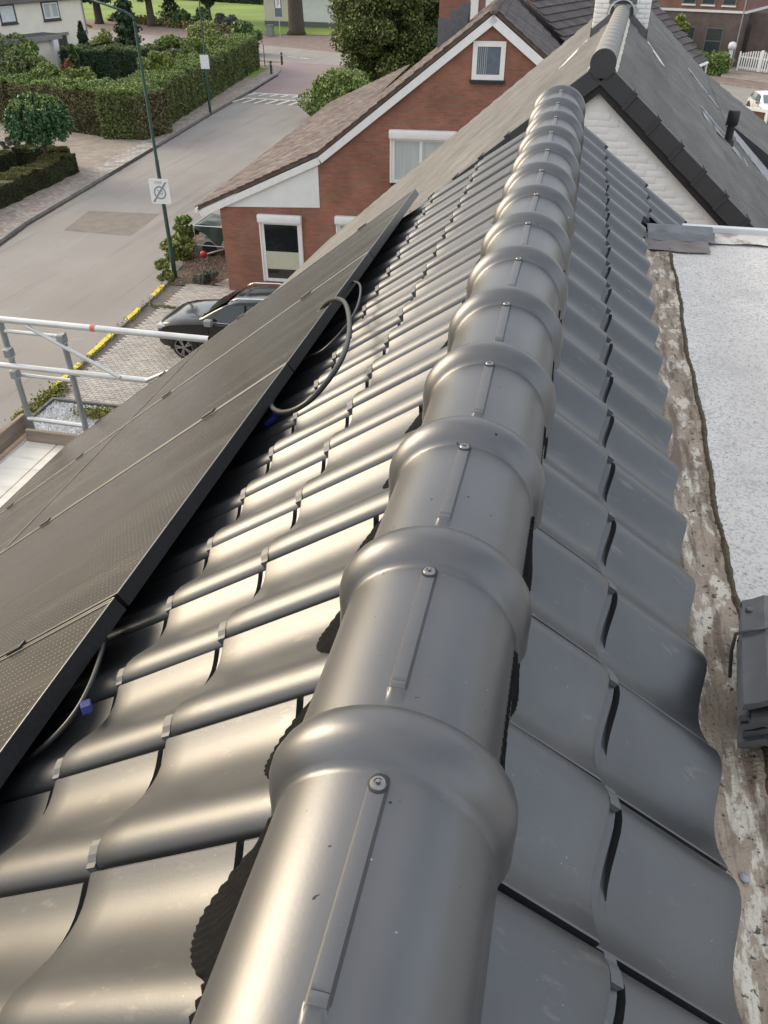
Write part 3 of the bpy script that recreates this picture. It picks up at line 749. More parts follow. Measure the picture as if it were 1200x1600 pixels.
for (x0, z0), (x1, z1), w_ in (((-2.51, 8.21), (-7.55, 4.46), .20), ((-7.55, 4.46), (-11.60, 2.70), .20), ((-2.51, 8.21), (3.4, 4.0), .22)):
    d = Vector((x1 - x0, 0, z1 - z0)).normalized(); n = Vector((0, 1, 0)).cross(d); n = n if n.z < 0 else -n
    a, c = Vector((x0, 24.86, z0)), Vector((x1, 24.86, z1)); b.prism([a, c, c + n * w_, a + n * w_], (0, .05, 0))
b.build('barge_board', m_wh, RH, loc=RO_)
b = MB()
for (x0, z0), (x1, z1) in (((-2.51, 8.24), (-7.55, 4.49)), ((-7.55, 4.49), (-11.60, 2.73)), ((-2.51, 8.24), (3.4, 4.03))):
    b.prism([(x0, 24.87, z0), (x1, 24.87, z1), (x1, 24.87, z1 + .13), (x0, 24.87, z0 + .13)], (0, .25, 0))
b.build('verge_edge', M('verge_tile_brown', (.10, .072, .06), rough=.85, var=.3, scale=5), RH, loc=RO_)
m_bt = M('brown_roof_tile', (.108, .078, .068), rough=.85, var=.3, scale=1.2, bump=.3, bscale=60, island=.35)
overlay(m_bt, (.25, .22, .205), 1.4, .5, .68, .6, detail=12)
overlay(m_bt, (.055, .040, .034), 2.3, .54, .72, .55, detail=11)
m_bt2 = M('plum_roof_tile', (.060, .047, .046), rough=.8, var=.22, scale=1.2, bump=.3, bscale=60, island=.28)
overlay(m_bt2, (.17, .16, .15), 2.5, .58, .75, .5, detail=11)
def flat_tiles(name, o0, down, along, n_down, n_along, gl, gw, mat, parent, thick=.025, clip=None, loc=None):
    """overlapping flat tiles laid on a slope: o0 corner at the ridge, unit vectors down the slope and along it"""
    b = MB(); down, along, o0 = Vector(down).normalized(), Vector(along).normalized(), Vector(o0); n = along.cross(down); n = n if n.z > 0 else -n
    for i in range(n_down):
        for j in range(-1, n_along):
            s0 = (j + (.5 if i % 2 else 0)) * gw
            if s0 < -.01: s0_, s1 = 0, s0 + gw
            else: s0_, s1 = s0, min(s0 + gw, n_along * gw)
            if s1 - s0_ < .05: continue
            if clip and not clip(i * gl, (s0_ + s1) / 2): continue
            h = random.uniform(0, .012); g = .006
            a = o0 + down * (i * gl - .05) + along * (s0_ + g) + n * .0; c = o0 + down * ((i + 1) * gl) + along * (s0_ + g) + n * (thick + h)
            wv = along * (s1 - s0_ - 2 * g); t_ = -n * thick
            b.add([a, a + wv, c + wv, c, c + wv + t_, c + t_], [(0, 1, 2, 3), (3, 2, 4, 5)])
            b.add([c, c + t_, a, a + wv, c + wv + t_, c + wv], [(0, 1, 2), (3, 4, 5)])
    return stuff(b.build(name, mat, parent, loc=loc, fix=False))
Rv = -RH.location
RA = Vector((-2.51, 24.84, 8.36))
flat_tiles('roof_tiles', RA, (-5.04, 0, -3.75), (0, 1, 0), 19, 26, .33, .32, m_bt, RH, loc=RO_)
RK = Vector((-7.56, 24.84, 4.62))
flat_tiles('roof_tiles', RK, (-4.12, 0, -1.80), (0, 1, 0), 14, 62, .322, .32, m_bt, RH, loc=RO_)
fold0, fold1 = Vector((-2.4, 33.4, 8.28)), Vector((-1.07, 31.35, 7.28))
# right slope up to the fold, then the wing turned by 20 degrees
flat_tiles('roof_tiles', RA, (4.0, 0, -2.9), (0, 1, 0), 21, 34, .33, .30, m_bt2, RH, loc=RO_)
def to_rh(p): return Matrix.Rotation(R(-3), 3, 'Z') @ (Vector(p) - RH.location)
def vrh(v): return Matrix.Rotation(R(-3), 3, 'Z') @ Vector(v)
hd = Vector((math.sin(R(20)), math.cos(R(20)), 0)); F1, F2 = Vector((-1.94, 32.26, 7.92)), Vector((-1.07, 31.35, 7.28)); fd = F2 - F1
nn = fd.cross(hd); nn = nn if nn.z > 0 else -nn; nn.normalize(); dn = hd.cross(nn); dn = dn if dn.z < 0 else -dn
E1 = Vector((4.93, 39.43, 5.68)); NR_, SL_ = 16, 12.24
W0 = E1 - dn * (NR_ * .37) - hd * SL_
va, sa, vb, sb = (F1 - W0).dot(dn), (F1 - W0).dot(hd), (F2 - W0).dot(dn), (F2 - W0).dot(hd)
flat_tiles('wing_roof_tiles', to_rh(W0), vrh(dn), vrh(hd), NR_, 47, .37, .34, m_bt2, RH, thick=.035, clip=lambda v, s: s > sa + (v - va) * (sb - sa) / (vb - va) and s < SL_ + (NR_ * .37 - v) * .6)
b = MB(); e0 = to_rh(E1 - hd * 9); e1 = to_rh(E1); h2 = vrh(hd); dz_ = Vector((0, 0, -.08))
b.tube([e0 + dz_, e1 + dz_], .07, 8); b.tube([e1 - h2 * .05 + dz_, e1 - h2 * .05 + Vector((.05, 0, -1.0)), e1 + Vector((-.7, -.1, -1.3))], .045, 8); b.build('gutter', m_wh, RH)
d2 = vrh(dn); b = MB(); b.prism([e1 - d2 * 5.6 + Vector((0, 0, -.2)), e1 - d2 * .4 + Vector((0, 0, -.2)), e1 - d2 * .4 + Vector((0, 0, -5.5)), e1 - d2 * 5.6 + Vector((0, 0, -8.2))], -h2 * 4); b.build('wing_wall', m_red, RH)
MB().tube([(-2.51, 24.8, 8.32), (-2.51, 33.2, 8.32)], .12, 12).build('ridge_cap', m_bt, RH, loc=RO_, smooth=True)
b = MB(); b.tube([(-11.66, 24.8, 2.72), (-11.66, 44.9, 2.72)], .065, 10); b.build('gutter', m_wh, RH, loc=RO_)
cy0 = 30.0
b = MB(); b.box((-4.55, cy0, 5.6), (-3.62, cy0 + .9, 9.4)); chr_ = b.build('chimney', m_red, RH, loc=RO_)
b = MB(); b.box((-4.57, cy0 - .02, 5.6), (-4.20, cy0 + .92, 7.72)); b.box((-4.20, cy0 - .018, 5.6), (-3.88, cy0 + .9, 7.95)); b.box((-3.88, cy0 - .016, 5.6), (-3.60, cy0 + .9, 8.15)); b.build('lead_flashing', m_lead, chr_, loc=(0, 0, 0))
MB().box((-4.62, cy0 - .06, 9.4), (-3.55, cy0 + .96, 9.55)).build('chimney_cap', m_conc, chr_)
def window(x0, x1, z0, z1, y, par, loc, mull=(), shutter=True, inner=None, sill=True, fw=.07, blind=None, frame_m=None):
    fm = frame_m or m_wh
    b = MB(); b.box((x0, y - .045, z0), (x0 + fw, y + .05, z1)); b.box((x1 - fw, y - .045, z0), (x1, y + .05, z1)); b.box((x0 + fw, y - .045, z1 - fw), (x1 - fw, y + .05, z1)); b.box((x0 + fw, y - .045, z0), (x1 - fw, y + .05, z0 + fw))
    for q in mull: b.box((q - fw / 2, y - .04, z0 + fw), (q + fw / 2, y + .05, z1 - fw))
    f = b.build('window', fm, par, loc=loc)
    MB().box((x0 + fw, y - .02, z0 + fw), (x1 - fw, y - .012, z1 - fw)).build('pane', inner or m_glass, f)
    if blind: MB().box((x0 + fw, y - .026, blind[0]), (x1 - fw, y - .0215, blind[1])).build('blind', m_blind2, f)
    if shutter:
        MB().bevbox((x0 - .07, y - .19, z1 - .02), (x1 + .07, y + .01, z1 + .22), .03).build('shutter_box', m_wh, f, smooth=30)
        MB().box((x0 - .05, y - .08, z0), (x0 - .001, y - .001, z1 - .02)).build('shutter_guide', m_wh, f); MB().box((x1 + .001, y - .08, z0), (x1 + .05, y - .001, z1 - .02)).build('shutter_guide', m_wh, f)
    if sill: MB().box((x0 - .05, y - .07, z0 - .08), (x1 + .05, y + .02, z0 - .002)).build('sill', M('dark_sill', (.02, .02, .022), rough=.5), f)
    return f
window(-9.58, -8.26, .48, 2.46, 25.0, RH, RO_, blind=(.90, 1.48), sill=False, fw=.10)
window(-5.28, -3.42, 3.80, 5.08, 25.0, RH, RO_, mull=(-4.40,), inner=m_blind, fw=.09)
window(-7.02, -6.0, 1.2, 2.52, 25.0, RH, RO_, inner=m_blind, fw=.09)
f_ = window(-3.02, -2.12, 6.64, 7.58, 25.0, RH, RO_, shutter=False, fw=.13, inner=M('attic_pane', (.10, .13, .17), rough=.08, spec=.8))
b = MB(); rows = [[(-2.86 + .012 * j, 24.984 - .006 * math.sin(j * 1.4), z_) for j in range(22)] for z_ in (6.78, 7.46)]; b.grid(rows).build('curtain', m_blind, f_)
for i in range(5): MB().box((-3.02 + i * .185, 24.9, 6.535), (-2.855 + i * .185, 24.955, 6.558)).build('sill_brick', MATS['dark_sill'], f_)

# ================================================================== brown brick building, top right
BB = thing('brown_brick_building', 'brown brick building with tall grey windows and a pale cornice at the upper right', 'building', (12.95, 86.0, 0), R(-22))
m_bb = brick_mat('dull_brown_brick', (.135, .088, .072), (.105, .070, .060), (.15, .13, .12), .22, .066)
m_bbr = brick_mat('dull_red_brick', (.22, .085, .060), (.18, .07, .05), (.2, .15, .13), .22, .066)
MB().box((-14, 0, 0), (0, 12, 4.2)).build('wall', m_bb, BB); MB().box((-14, .02, 4.38), (0, 12, 10)).build('upper_wall', m_bbr, BB)
MB().box((0, .3, 0), (8, 12, 4.2)).build('side_wall', m_bb, BB).location = (0, 1.5, 0)
MB().box((-14.1, -.10, 4.2), (.10, 12, 4.38)).build('cornice', m_wh, BB)
MB().tube([(-.12, -.12, 0), (-.12, -.12, 9)], .06, 8).build('downpipe', m_zinc, BB)
gfr = M('grey_window_frame', (.16, .17, .17), rough=.5)
for x in (-5.6, -3.9, -2.1):
    f = window(x, x + 1.15, 4.75, 6.6, .0, BB, (0, 0, 0), shutter=False, sill=False, frame_m=gfr, inner=M('dim_glass', (.05, .065, .065), rough=.1, spec=.8)); MB().box((x - .05, -.1, 4.64), (x + 1.2, .0, 4.75)).build('sill', m_wh, f)
for x, a in ((-5.35, 1.35), (-3.0, 1.5)):
    f = window(x, x + a, .75, 3.05, 0, BB, (0, 0, 0), shutter=False, sill=False, frame_m=gfr, inner=MATS['dim_glass']); MB().box((x + .08, -.03, 2.0), (x + a - .08, -.005, 2.07)).build('glazing_bar', gfr, f)
MB().box((-4.1, -.55, 0), (-.6, -.05, .62)).build('low_brick_wall', m_bbr, BB)
MB().box((.35, 1.40, .2), (.36, 1.9, 3.3)).build('window', MATS['dim_glass'], BB)

# ================================================================== ground, streets and pavements
def sheet(name, poly, z, mat, kind='structure'):
    o = MB().sheet([(x, y, z) for x, y in poly]).build(name, mat, fix=False)
    me = o.data
    if me.polygons[0].normal.z < 0: me.flip_normals()
    return tag(o, kind=kind)
m_soil = M('garden_ground', (.11, .10, .055), rough=1, var=.35, scale=.35, bump=.4, bscale=8)
m_lawn = M('park_lawn', (.15, .23, .035), rough=1, var=.22, scale=.12, bump=.5, bscale=3)
overlay(m_lawn, (.28, .25, .09), .09, .50, .66, .7, stretch=(1, 2.2, 1))
m_road = M('road_asphalt', (.255, .237, .218), rough=.9, var=.10, scale=.25, bump=.25, bscale=40)
overlay(m_road, (.205, .170, .14), .32, .50, .72, .6, stretch=(1.6, .3, 1), detail=9)
overlay(m_road, (.31, .30, .28), .5, .55, .75, .5, stretch=(1.8, .2, 1), detail=9)
overlay(m_road, (.12, .11, .10), 30, .58, .75, .4, detail=3)
overlay(m_road, (.16, .135, .115), .9, .56, .64, .35, stretch=(2.4, .12, 1), detail=10)
overlay(m_road, (.34, .32, .30), 2.2, .64, .70, .4, detail=6)
m_patch = M('asphalt_patch', (.185, .162, .14), rough=.95, var=.15, scale=2, bump=.4, bscale=30)
m_redr = M('red_asphalt', (.225, .172, .172), rough=.9, var=.10, scale=.3, bump=.2, bscale=30)
m_pave = brick_mat('pavement_paver', (.40, .34, .29), (.24, .19, .16), (.13, .115, .10), .21, .105, .010, 'xy', .9, .3)
m_pave2 = brick_mat('beige_paver', (.34, .29, .24), (.28, .235, .195), (.16, .14, .12), .21, .105, .010, 'xy', .9, .3)
m_pink = brick_mat('pink_brick_road', (.23, .165, .14), (.19, .14, .12), (.15, .12, .1), .21, .105, .012, 'xy', .9, .3)
m_slab = brick_mat('pavement_slab', (.42, .39, .35), (.25, .23, .205), (.15, .14, .125), .3, .3, .012, 'xy', .9, .25)
m_kerb = M('concrete_kerb', (.25, .235, .215), rough=.9, var=.18, scale=3, bump=.3, bscale=50, objrand=.10)
m_yel = M('yellow_kerb_paint', (.62, .52, .045), rough=.7, var=.12, scale=9, bump=.2, bscale=60)
overlay(m_yel, (.28, .25, .2), 14, .60, .68, .8)
m_mark = M('road_paint', (.66, .65, .62), rough=.8, var=.08)
overlay(m_mark, (.25, .23, .21), 5, .56, .68, .7, detail=9)

sheet('ground', [(-600, -200), (600, -200), (600, 900), (-600, 900)], -.012, m_soil)
LK = [(-19.6, -10), (-20.3, 8), (-21.2, 20), (-21.68, 27), (-22.25, 30.2), (-22.75, 36.4), (-23.45, 44.1), (-23.75, 47.7), (-24.4, 54.9), (-25.2, 65.9), (-26.0, 74.2)]
RK_ = [(-12.4, -10), (-12.7, 8), (-12.86, 15.5), (-13.08, 19.5), (-13.35, 23.9), (-13.55, 26), (-14.4, 35), (-15.6, 48), (-17, 62), (-18.2, 74), (-17, 80)]
CORN = [(-26.0, 74.2), (-26.55, 76.4), (-27.3, 78.0), (-28.4, 79.4), (-30.2, 81.0), (-33, 83.0)]
def lerp_path(P, y):
    for (x0, y0), (x1, y1) in zip(P[:-1], P[1:]):
        if y0 <= y <= y1: return x0 + (x1 - x0) * (y - y0) / (y1 - y0)
    return P[-1][0]
rows = []
for y in np.linspace(-10, 74, 85): rows.append([(lerp_path(LK, y), y, 0), (lerp_path(RK_, y), y, 0)])
struct(MB().grid(rows).build('road', m_road, fix=False))
sheet('red_junction', [(-25.1, 64.2), (-17.1, 63.6), (-17.6, 80.0), (-23.4, 80.9), (-27.8, 81.9), (-29.6, 80.6), (-27.3, 78.0), (-26.0, 74.2)], .004, m_redr)
sheet('cross_road', [(-16, 79.0), (-23.4, 80.9), (-27.8, 81.9), (-33, 83.4), (-48, 89.5), (-75, 101), (-140, 130), (-140, 150), (-75, 113), (-58, 105), (-45, 99.0), (-31.2, 93.2), (-25.5, 90.2), (-10, 84)], .002, m_road)
sheet('brick_parking', [(-25.5, 90.2), (-31.2, 93.2), (-45, 99.0), (-58, 105), (-75, 113), (-80, 122), (-60, 116), (-48, 109.5), (-38, 104.6), (-28, 105.5), (-20, 100)], .006, m_pink)
b = MB()
for q in ((-27.6, 84.9), (-29.0, 85.6)): b.sheet([(q[0], q[1], .012), (q[0] + 1.1, q[1] - .4, .012), (q[0] + 1.2, q[1] - .2, .012), (q[0] + .1, q[1] + .2, .012)])
b.build('road_dash', m_mark, fix=False)
tag(bpy.data.objects['road_dash'], 'short white painted dash on the cross road near the two bollards', 'road marking')
far = MB().grid([[(x, y, 0.0), (x - 3, y + 130, 0.0)] for x, y in [(-160, 160), (-90, 126), (-80, 122), (-60, 116), (-48, 109.6), (-38, 106), (-28, 106), (40, 120)]]).build('park_lawn', m_lawn, fix=False); struct(far)
sheet('asphalt_patch', [(-20.24, 29.7), (-20.7, 32.6), (-17.4, 32.8), (-17.15, 29.65)], .004, m_patch)
for i, (yy0, xx0, ln) in enumerate([(52, -22.6, 6), (40, -16.2, 9)]):
    pass
# speed hump teeth
hump = thing('speed_hump_marking', 'white toothed paint markings across the road before the red junction', 'road marking', (-20.8, 61.5, 0))
HO = off(hump)
b = MB()
def stroke(p, q, wd, z=.012):
    p, q = Vector((*p, z)), Vector((*q, z)); d = (q - p).normalized(); n = Vector((-d.y, d.x, 0)) * wd / 2
    b.sheet([p - n, q - n, q + n, p + n])
L0, L1 = (-24.55, 62.0), (-17.2, 61.5); N0, N1 = (-24.65, 64.2), (-17.3, 63.6)
stroke(L0, L1, .26); stroke((-24.7, 64.3), (-17.3, 63.7), .24)
for i in range(9):
    t = i / 8.0; x = L0[0] + .15 + (L1[0] - L0[0] - .2) * t; y = L0[1] + (L1[1] - L0[1]) * t
    stroke((x, y), (x - .40, y - 1.9), .20)
    stroke((x + .05, y + 2.2), (x - .28, y + 1.2), .20)
mk = b.build('paint_tooth', m_mark, hump, loc=HO, fix=False)
b = MB()
for i in range(8):
    t = (i + .12) / 8; x = L0[0] + .15 + (L1[0] - L0[0] - .2) * t; y = L0[1] + (L1[1] - L0[1]) * t
    b.sheet([(x, y - .2, .008), (x + .62, y - .22, .008), (x + .30, y - 1.7, .008), (x - .32, y - 1.7, .008)])
b.build('dark_tooth', m_patch, hump, loc=HO, fix=False)

def strip(name, P, w0, w1, z, mat):
    rows = []
    for i, (x, y) in enumerate(P):
        a = Vector(P[max(i - 1, 0)]); c = Vector(P[min(i + 1, len(P) - 1)]); d = (c - a).normalized(); n = Vector((-d.y, d.x))
        rows.append([(x + n.x * w0, y + n.y * w0, z), (x + n.x * w1, y + n.y * w1, z)])
    return struct(MB().grid(rows).build(name, mat, fix=False))
strip('left_pavement', LK + CORN[1:], .12, 3.1, .11, m_pave)
sheet('driveway_left', [(-24.2, 38.6), (-24.7, 46.2), (-27.0, 46.4), (-40, 50.5), (-48, 50), (-48, 34), (-40, 37), (-28.6, 39.2)], .118, m_pave2)
sheet('pavement_apron', [(-22.9, 38.5), (-23.5, 45.5), (-24.7, 46.0), (-24.4, 38.7)], .114, m_slab)
def kerb(name, P, n, side, mat=m_kerb, hgt=.12, w=.13, gap_z=None):
    root = struct(bpy.data.objects.new(name, None)); COL.objects.link(root)
    acc = [Vector(p) for p in P]; seg = []
    for a, c in zip(acc[:-1], acc[1:]):
        k = max(1, int((c - a).length / 1.0))
        for i in range(k): seg.append((a.lerp(c, i / k), a.lerp(c, (i + 1) / k)))
    for a, c in seg:
        d = (c - a).normalized(); nrm = Vector((-d.y, d.x)) * side
        hh = hgt if gap_z is None or not gap_z(a.y) else .03
        q = [a + d * .006, c - d * .006, c - d * .006 + nrm * w, a + d * .006 + nrm * w]
        b = MB(); b.prism([(p.x, p.y, -.05) for p in q], (0, 0, .05 + hh)); b.build('kerb_stone', mat, root)
    return root
kerb('left_kerb', [p for p in LK if p[1] >= 8] + CORN[1:], 0, 1, gap_z=lambda y: 38.5 < y < 45)
rows = [[(lerp_path(LK, y) + .02, y, .004), (lerp_path(LK, y) + .16 + .05 * random.random(), y, .004)] for y in np.arange(8, 74, .3)]
struct(MB().grid(rows).build('left_gutter_shadow_line', M('dark_kerb_line', (.05, .042, .036), rough=1, var=.4, scale=9), fix=False))  # dark strip painting the kerb's shadow line together with the gutter
# right kerb with yellow painted stones
root = struct(bpy.data.objects.new('right_kerb', None)); COL.objects.link(root)
y = 9.0; i = 0
yel_at = [(15.3, 16.4), (17.05, 18.2), (19.1, 20.25), (21.35, 22.5), (23.5, 24.65), (13.2, 14.3), (11.2, 12.3)]
while y < 25.2:
    ln = .52; x0, x1 = lerp_path(RK_, y), lerp_path(RK_, y + ln)
    ye = any(a <= y + .26 <= c for a, c in yel_at)
    b = MB(); b.prism([(x0, y + .004, -.05), (x1, y + ln - .004, -.05), (x1 + .17, y + ln - .004, -.05), (x0 + .17, y + .004, -.05)], (0, 0, .05 + random.uniform(.075, .09)))
    o = b.build('kerb_stone', m_yel if ye else m_kerb, root); y += ln
rows = [[(lerp_path(RK_, y) - .10 + random.uniform(-.05, .05), y, .004), (lerp_path(RK_, y) - .005, y, .004)] for y in np.arange(8, 26, .12)]
struct(MB().grid(rows).build('gutter_joint', M('dark_kerb_line', (.05, .042, .036), rough=1, var=.4, scale=9), fix=False))

# parking bay: real pavers over a bed
park = sheet('parking_bed', [(-12.7, 8), (-12.72, 15.5), (-13.2, 24.75), (-9, 25.05), (-4, 25.05), (-4, 8)], .02, M('paver_joint_sand', (.13, .115, .10), rough=1, var=.2))
m_pv = M('grey_paver', (.37, .345, .315), rough=.9, var=.10, scale=.6, island=.16, bump=.2, bscale=60)
b = MB(); pw, pl = .098, .200
ang0 = R(2.0); n_ = 0
for iy in range(0, 175):
    y = 8.1 + iy * (pw + .006)
    x = -12.6 + (pl / 2 if iy % 2 else 0)
    while x < -5.0:
        xe = lerp_path(RK_, y) + .18
        if x > xe and y < 24.9:
            z = .062 + random.uniform(-.003, .003); j = .0
            b.add([(x, y, .02), (x + pl, y, .02), (x + pl, y + pw, .02), (x, y + pw, .02), (x + .006, y + .006, z), (x + pl - .006, y + .006, z), (x + pl - .006, y + pw - .006, z), (x + .006, y + pw - .006, z)],
                  [(4, 5, 6, 7), (0, 1, 5, 4), (1, 2, 6, 5), (2, 3, 7, 6), (3, 0, 4, 7)])
        x += pl + .006
stuff(b.build('paver', m_pv, park, fix=False))
# weeds along a paver joint and kerb
m_weed = M('weed_leaf', (.13, .13, .05), rough=.8, var=.3, island=.4)
P = [(random.uniform(-12.9, -9.6), 22.75 + random.gauss(0, .05) + .02 * random.random(), .07 + abs(random.gauss(0, .02))) for _ in range(900)] + [(lerp_path(RK_, y_) + .2 + random.gauss(0, .07), y_, .07 + abs(random.gauss(0, .03))) for y_ in np.random.default_rng(3).uniform(13, 25, 900)]
stuff(leaves('joint_weeds', P, .035, m_weed))
# street on the right and what lies along it
sheet('right_street', [(2, 70), (2, 84.2), (10.3, 77.0), (14.3, 73.4), (40, 61), (40, 48), (14, 58)], .004, m_road)
sheet('right_pavement', [(10.3, 77.0), (14.3, 73.4), (40, 61), (40, 64), (15.5, 76.3), (11.2, 79.8), (4, 86), (4, 83)], .10, m_pink)
sheet('right_driveway', [(11.2, 79.8), (15.5, 76.3), (30, 70), (30, 76), (13, 86.4), (11.9, 84)], .108, m_pave2)
kerb('right_street_kerb', [(4, 82.6), (10.3, 77.0), (14.3, 73.4), (30, 66)], 0, 1)

# gravel bed beside the brick house, with trailer, lamp and shrubs
sheet('planting_bed', [(-13.25, 24.75), (-13.45, 26.5), (-15.1, 30.0), (-14.9, 33), (-11.0, 33), (-11.0, 27.0), (-11.6, 25.1)], .03, M('bed_soil', (.12, .085, .06), rough=1, var=.4, scale=6, bump=.8, bscale=30))
sheet('house_path', [(-11.6, 25.05), (-11.0, 27.0), (-10.92, 27.0), (-10.92, 24.95), (-9, 24.8), (-9.0, 24.4)], .066, m_slab)
P = []
for _ in range(2600):
    y = random.uniform(24.85, 32); x = random.uniform(-15, -11.1)
    if x > -13.3 - (y - 26) * .42 * (y > 26) + .1 and x < -11.6 + (y - 25) * .25: P.append((x, y, .045))
pb = MB()
for (x, y, z) in P:
    r_ = random.uniform(.012, .04); a = random.random() * 6
    v = [(x + r_ * math.cos(a + k * 2.09), y + r_ * math.sin(a + k * 2.09), z - .01) for k in range(3)] + [(x, y, z + r_ * .7)]
    pb.add(v, [(0, 1, 3), (1, 2, 3), (2, 0, 3)])
stuff(pb.build('pebbles', M('bed_pebble', (.33, .27, .21), rough=.9, var=.1, island=.5), fix=False))
# white gravel planter by the scaffold
pl = thing('gravel_planter', 'small raised bed of white gravel edged with dark kerbs below the scaffold', 'planter', (-11.4, 15.8, 0)); PO = off(pl)
b = MB()
x0, x1, y0, y1 = -12.42, -10.1, 14.2, 16.12
b.box((x0, y0, 0), (x0 + .08, y1, .20)); b.box((x0 + .08, y1 - .08, 0), (x1, y1, .20)); b.box((x1, y0, 0), (x1 + .08, y1, .2))
b.build('edging', M('anthracite_edging', (.10, .10, .10), rough=.8, var=.1), pl, loc=PO)
pb = MB()
for _ in range(6000):
    x, y = random.uniform(x0 + .1, x1), random.uniform(y0, y1 - .1); z = .13 + random.uniform(0, .02); r_ = random.uniform(.016, .036); a = random.random() * 6
    v = [(x + r_ * math.cos(a + k * 2.09), y + r_ * math.sin(a + k * 2.09), z - .02) for k in range(3)] + [(x + random.uniform(-.01, .01), y, z + r_ * .7)]
    pb.add(v, [(0, 1, 3), (1, 2, 3), (2, 0, 3)])
stuff(pb.build('white_gravel', M('white_pebble', (.60, .61, .62), rough=.85, var=.1, island=.3), pl, loc=PO, fix=False))
MB().box((x0 + .08, y0, .02), (x1, y1 - .08, .12)).build('gravel_base', M('grey_grit', (.3, .3, .3), rough=1), pl, loc=PO)
m_yg = M('yellow_green_leaf', (.16, .17, .03), rough=.7, var=.2, island=.45)
m_gl = M('green_leaf', (.075, .13, .034), rough=.6, var=.2, island=.5, scale=1.5)
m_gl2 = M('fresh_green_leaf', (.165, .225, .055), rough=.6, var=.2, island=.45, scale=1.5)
m_dk = M('dark_conifer', (.036, .066, .030), rough=.7, var=.25, island=.5, scale=1.2)
m_hed = M('hedge_leaf', (.125, .155, .048), rough=.7, var=.3, island=.5, scale=.8)
m_hbrown = M('hedge_inner', (.065, .058, .028), rough=.9, var=.35, scale=3, bump=.6, bscale=20)
m_lime = M('lime_leaf', (.20, .235, .055), rough=.6, var=.2, island=.45)
m_blue_l = M('blue_green_leaf', (.055, .135, .050), rough=.55, var=.2, island=.45)
m_bark = M('bark', (.075, .058, .045), rough=.95, var=.3, scale=5, bump=.7, bscale=18, stretch=(3, 3, .5))
m_grey_l = M('grey_green_leaf', (.13, .145, .11), rough=.8, var=.2, island=.4)
stuff(leaves('grass_tuft', [(random.gauss(-12.62, .16), random.uniform(14.9, 16.9), .08 + abs(random.gauss(0, .06))) for _ in range(1500)], .05, m_yg))
stuff(leaves('ground_plant', [(random.gauss(-10.75, .32), random.gauss(15.55, .12), .2 + abs(random.gauss(0, .05))) for _ in range(1200)], .045, m_yg, pl)).location = PO

def shrub(name, label, cat, c, r, n, size, mat, k=14, stem=True, group=None, flat=.5):
    t_ = thing(name, label, cat, (c[0], c[1], 0), 0, group)
    P = clump_pts(n, (0, 0, c[2]), r, k, min(r) * .55, .35, zmin=.02)
    leaves('foliage', P, size, mat, t_, flat)
    if stem:
        b = MB()
        for q in range(5):
            a = random.random() * 6.28; b.tube([(0, 0, 0), (r[0] * .35 * math.cos(a), r[1] * .35 * math.sin(a), c[2] * .8)], [.03, .012], 6)
        b.build('stem', m_bark, t_)
    return t_
shrub('bushy_shrub', 'yellow green shrub at the kerb beside the foot of the near lamp post', 'shrub', (-13.55, 25.25, .35), (.28, .3, .38), 1600, .08, m_lime, 9)
shrub('bushy_shrub', 'bright green shrub between the near lamp post and the covered trailer', 'shrub', (-13.95, 27.35, .5), (.42, .9, .5), 4200, .085, m_lime, 18)
shrub('bushy_shrub', 'taller green shrub at the front corner of the covered trailer', 'shrub', (-14.35, 28.8, .55), (.4, .5, .6), 2200, .085, m_gl2, 10)
shrub('lavender_bush', 'grey green low bush on the pebbles beside the house path', 'shrub', (-12.0, 25.35, .22), (.45, .3, .26), 2600, .05, m_grey_l, 14)

# ------------------------------------------------------------------ covered trailer
tr = thing('covered_trailer', 'small trailer frame under a dark green tarpaulin at the corner of the brick house', 'trailer', (-12.4, 28.6, 0)); TO = off(tr)
m_tarp = M('green_tarp', (.040, .062, .050), rough=.42, var=.25, scale=3, bump=.5, bscale=7, spec=.5)
rows = []
for i in range(25):
    u = i / 24; x = -13.45 + 2.3 * u; row = []
    for j in range(25):
        v = j / 24; y = 28.0 + 1.5 * v
        e = min(u, 1 - u, v, 1 - v); z = 1.15 + .10 * math.sin(5 * u + 3 * v) * min(1, e * 6) + .06 * math.sin(13 * u) * math.sin(9 * v + 1)
        row.append((x, y, z))
    rows.append(row)
b = MB(); b.grid(rows)
ring = [(rows[0][j]) for j in range(25)]
def skirt(line, nx, ny, drop):
    out = []
    for k, f in enumerate((0, .25, .5, .75, 1)):
        out.append([(x + nx * (.03 + .05 * math.sin(i * 1.1 + k * .4) * f), y + ny * (.03 + .06 * math.sin(i * .9 + k * .3) * f), z * (1 - f) + f * (drop(i) if callable(drop) else drop)) for i, (x, y, z) in enumerate(line)])
    b.grid(out)
skirt([rows[i][0] for i in range(25)], 0, -1, lambda i: max(.38, 1.05 - i * .07)); skirt([rows[0][j] for j in range(25)], -1, 0, .75); skirt([rows[i][24] for i in range(25)], 0, 1, .4); skirt([rows[24][j] for j in range(25)], 1, 0, .4)
b.build('tarpaulin', m_tarp, tr, smooth=True, loc=TO)
b = MB()
for p in (((-13.5, 27.93, 1.14), (-11.2, 27.93, 1.14)), ((-13.5, 27.93, 1.14), (-13.5, 27.93, .35)), ((-13.5, 27.93, 1.14), (-13.5, 29.5, 1.14)), ((-13.5, 29.5, 1.14), (-13.5, 29.5, .35)), ((-13.5, 27.93, .42), (-11.2, 27.93, .42))): b.tube(p, .022, 8)
b.build('frame', m_alu, tr, loc=TO)
MB().bevbox((-13.4, 28.0, .36), (-11.2, 29.5, .62), .02).build('bed', M('trailer_board', (.36, .34, .29), rough=.7), tr, loc=TO)
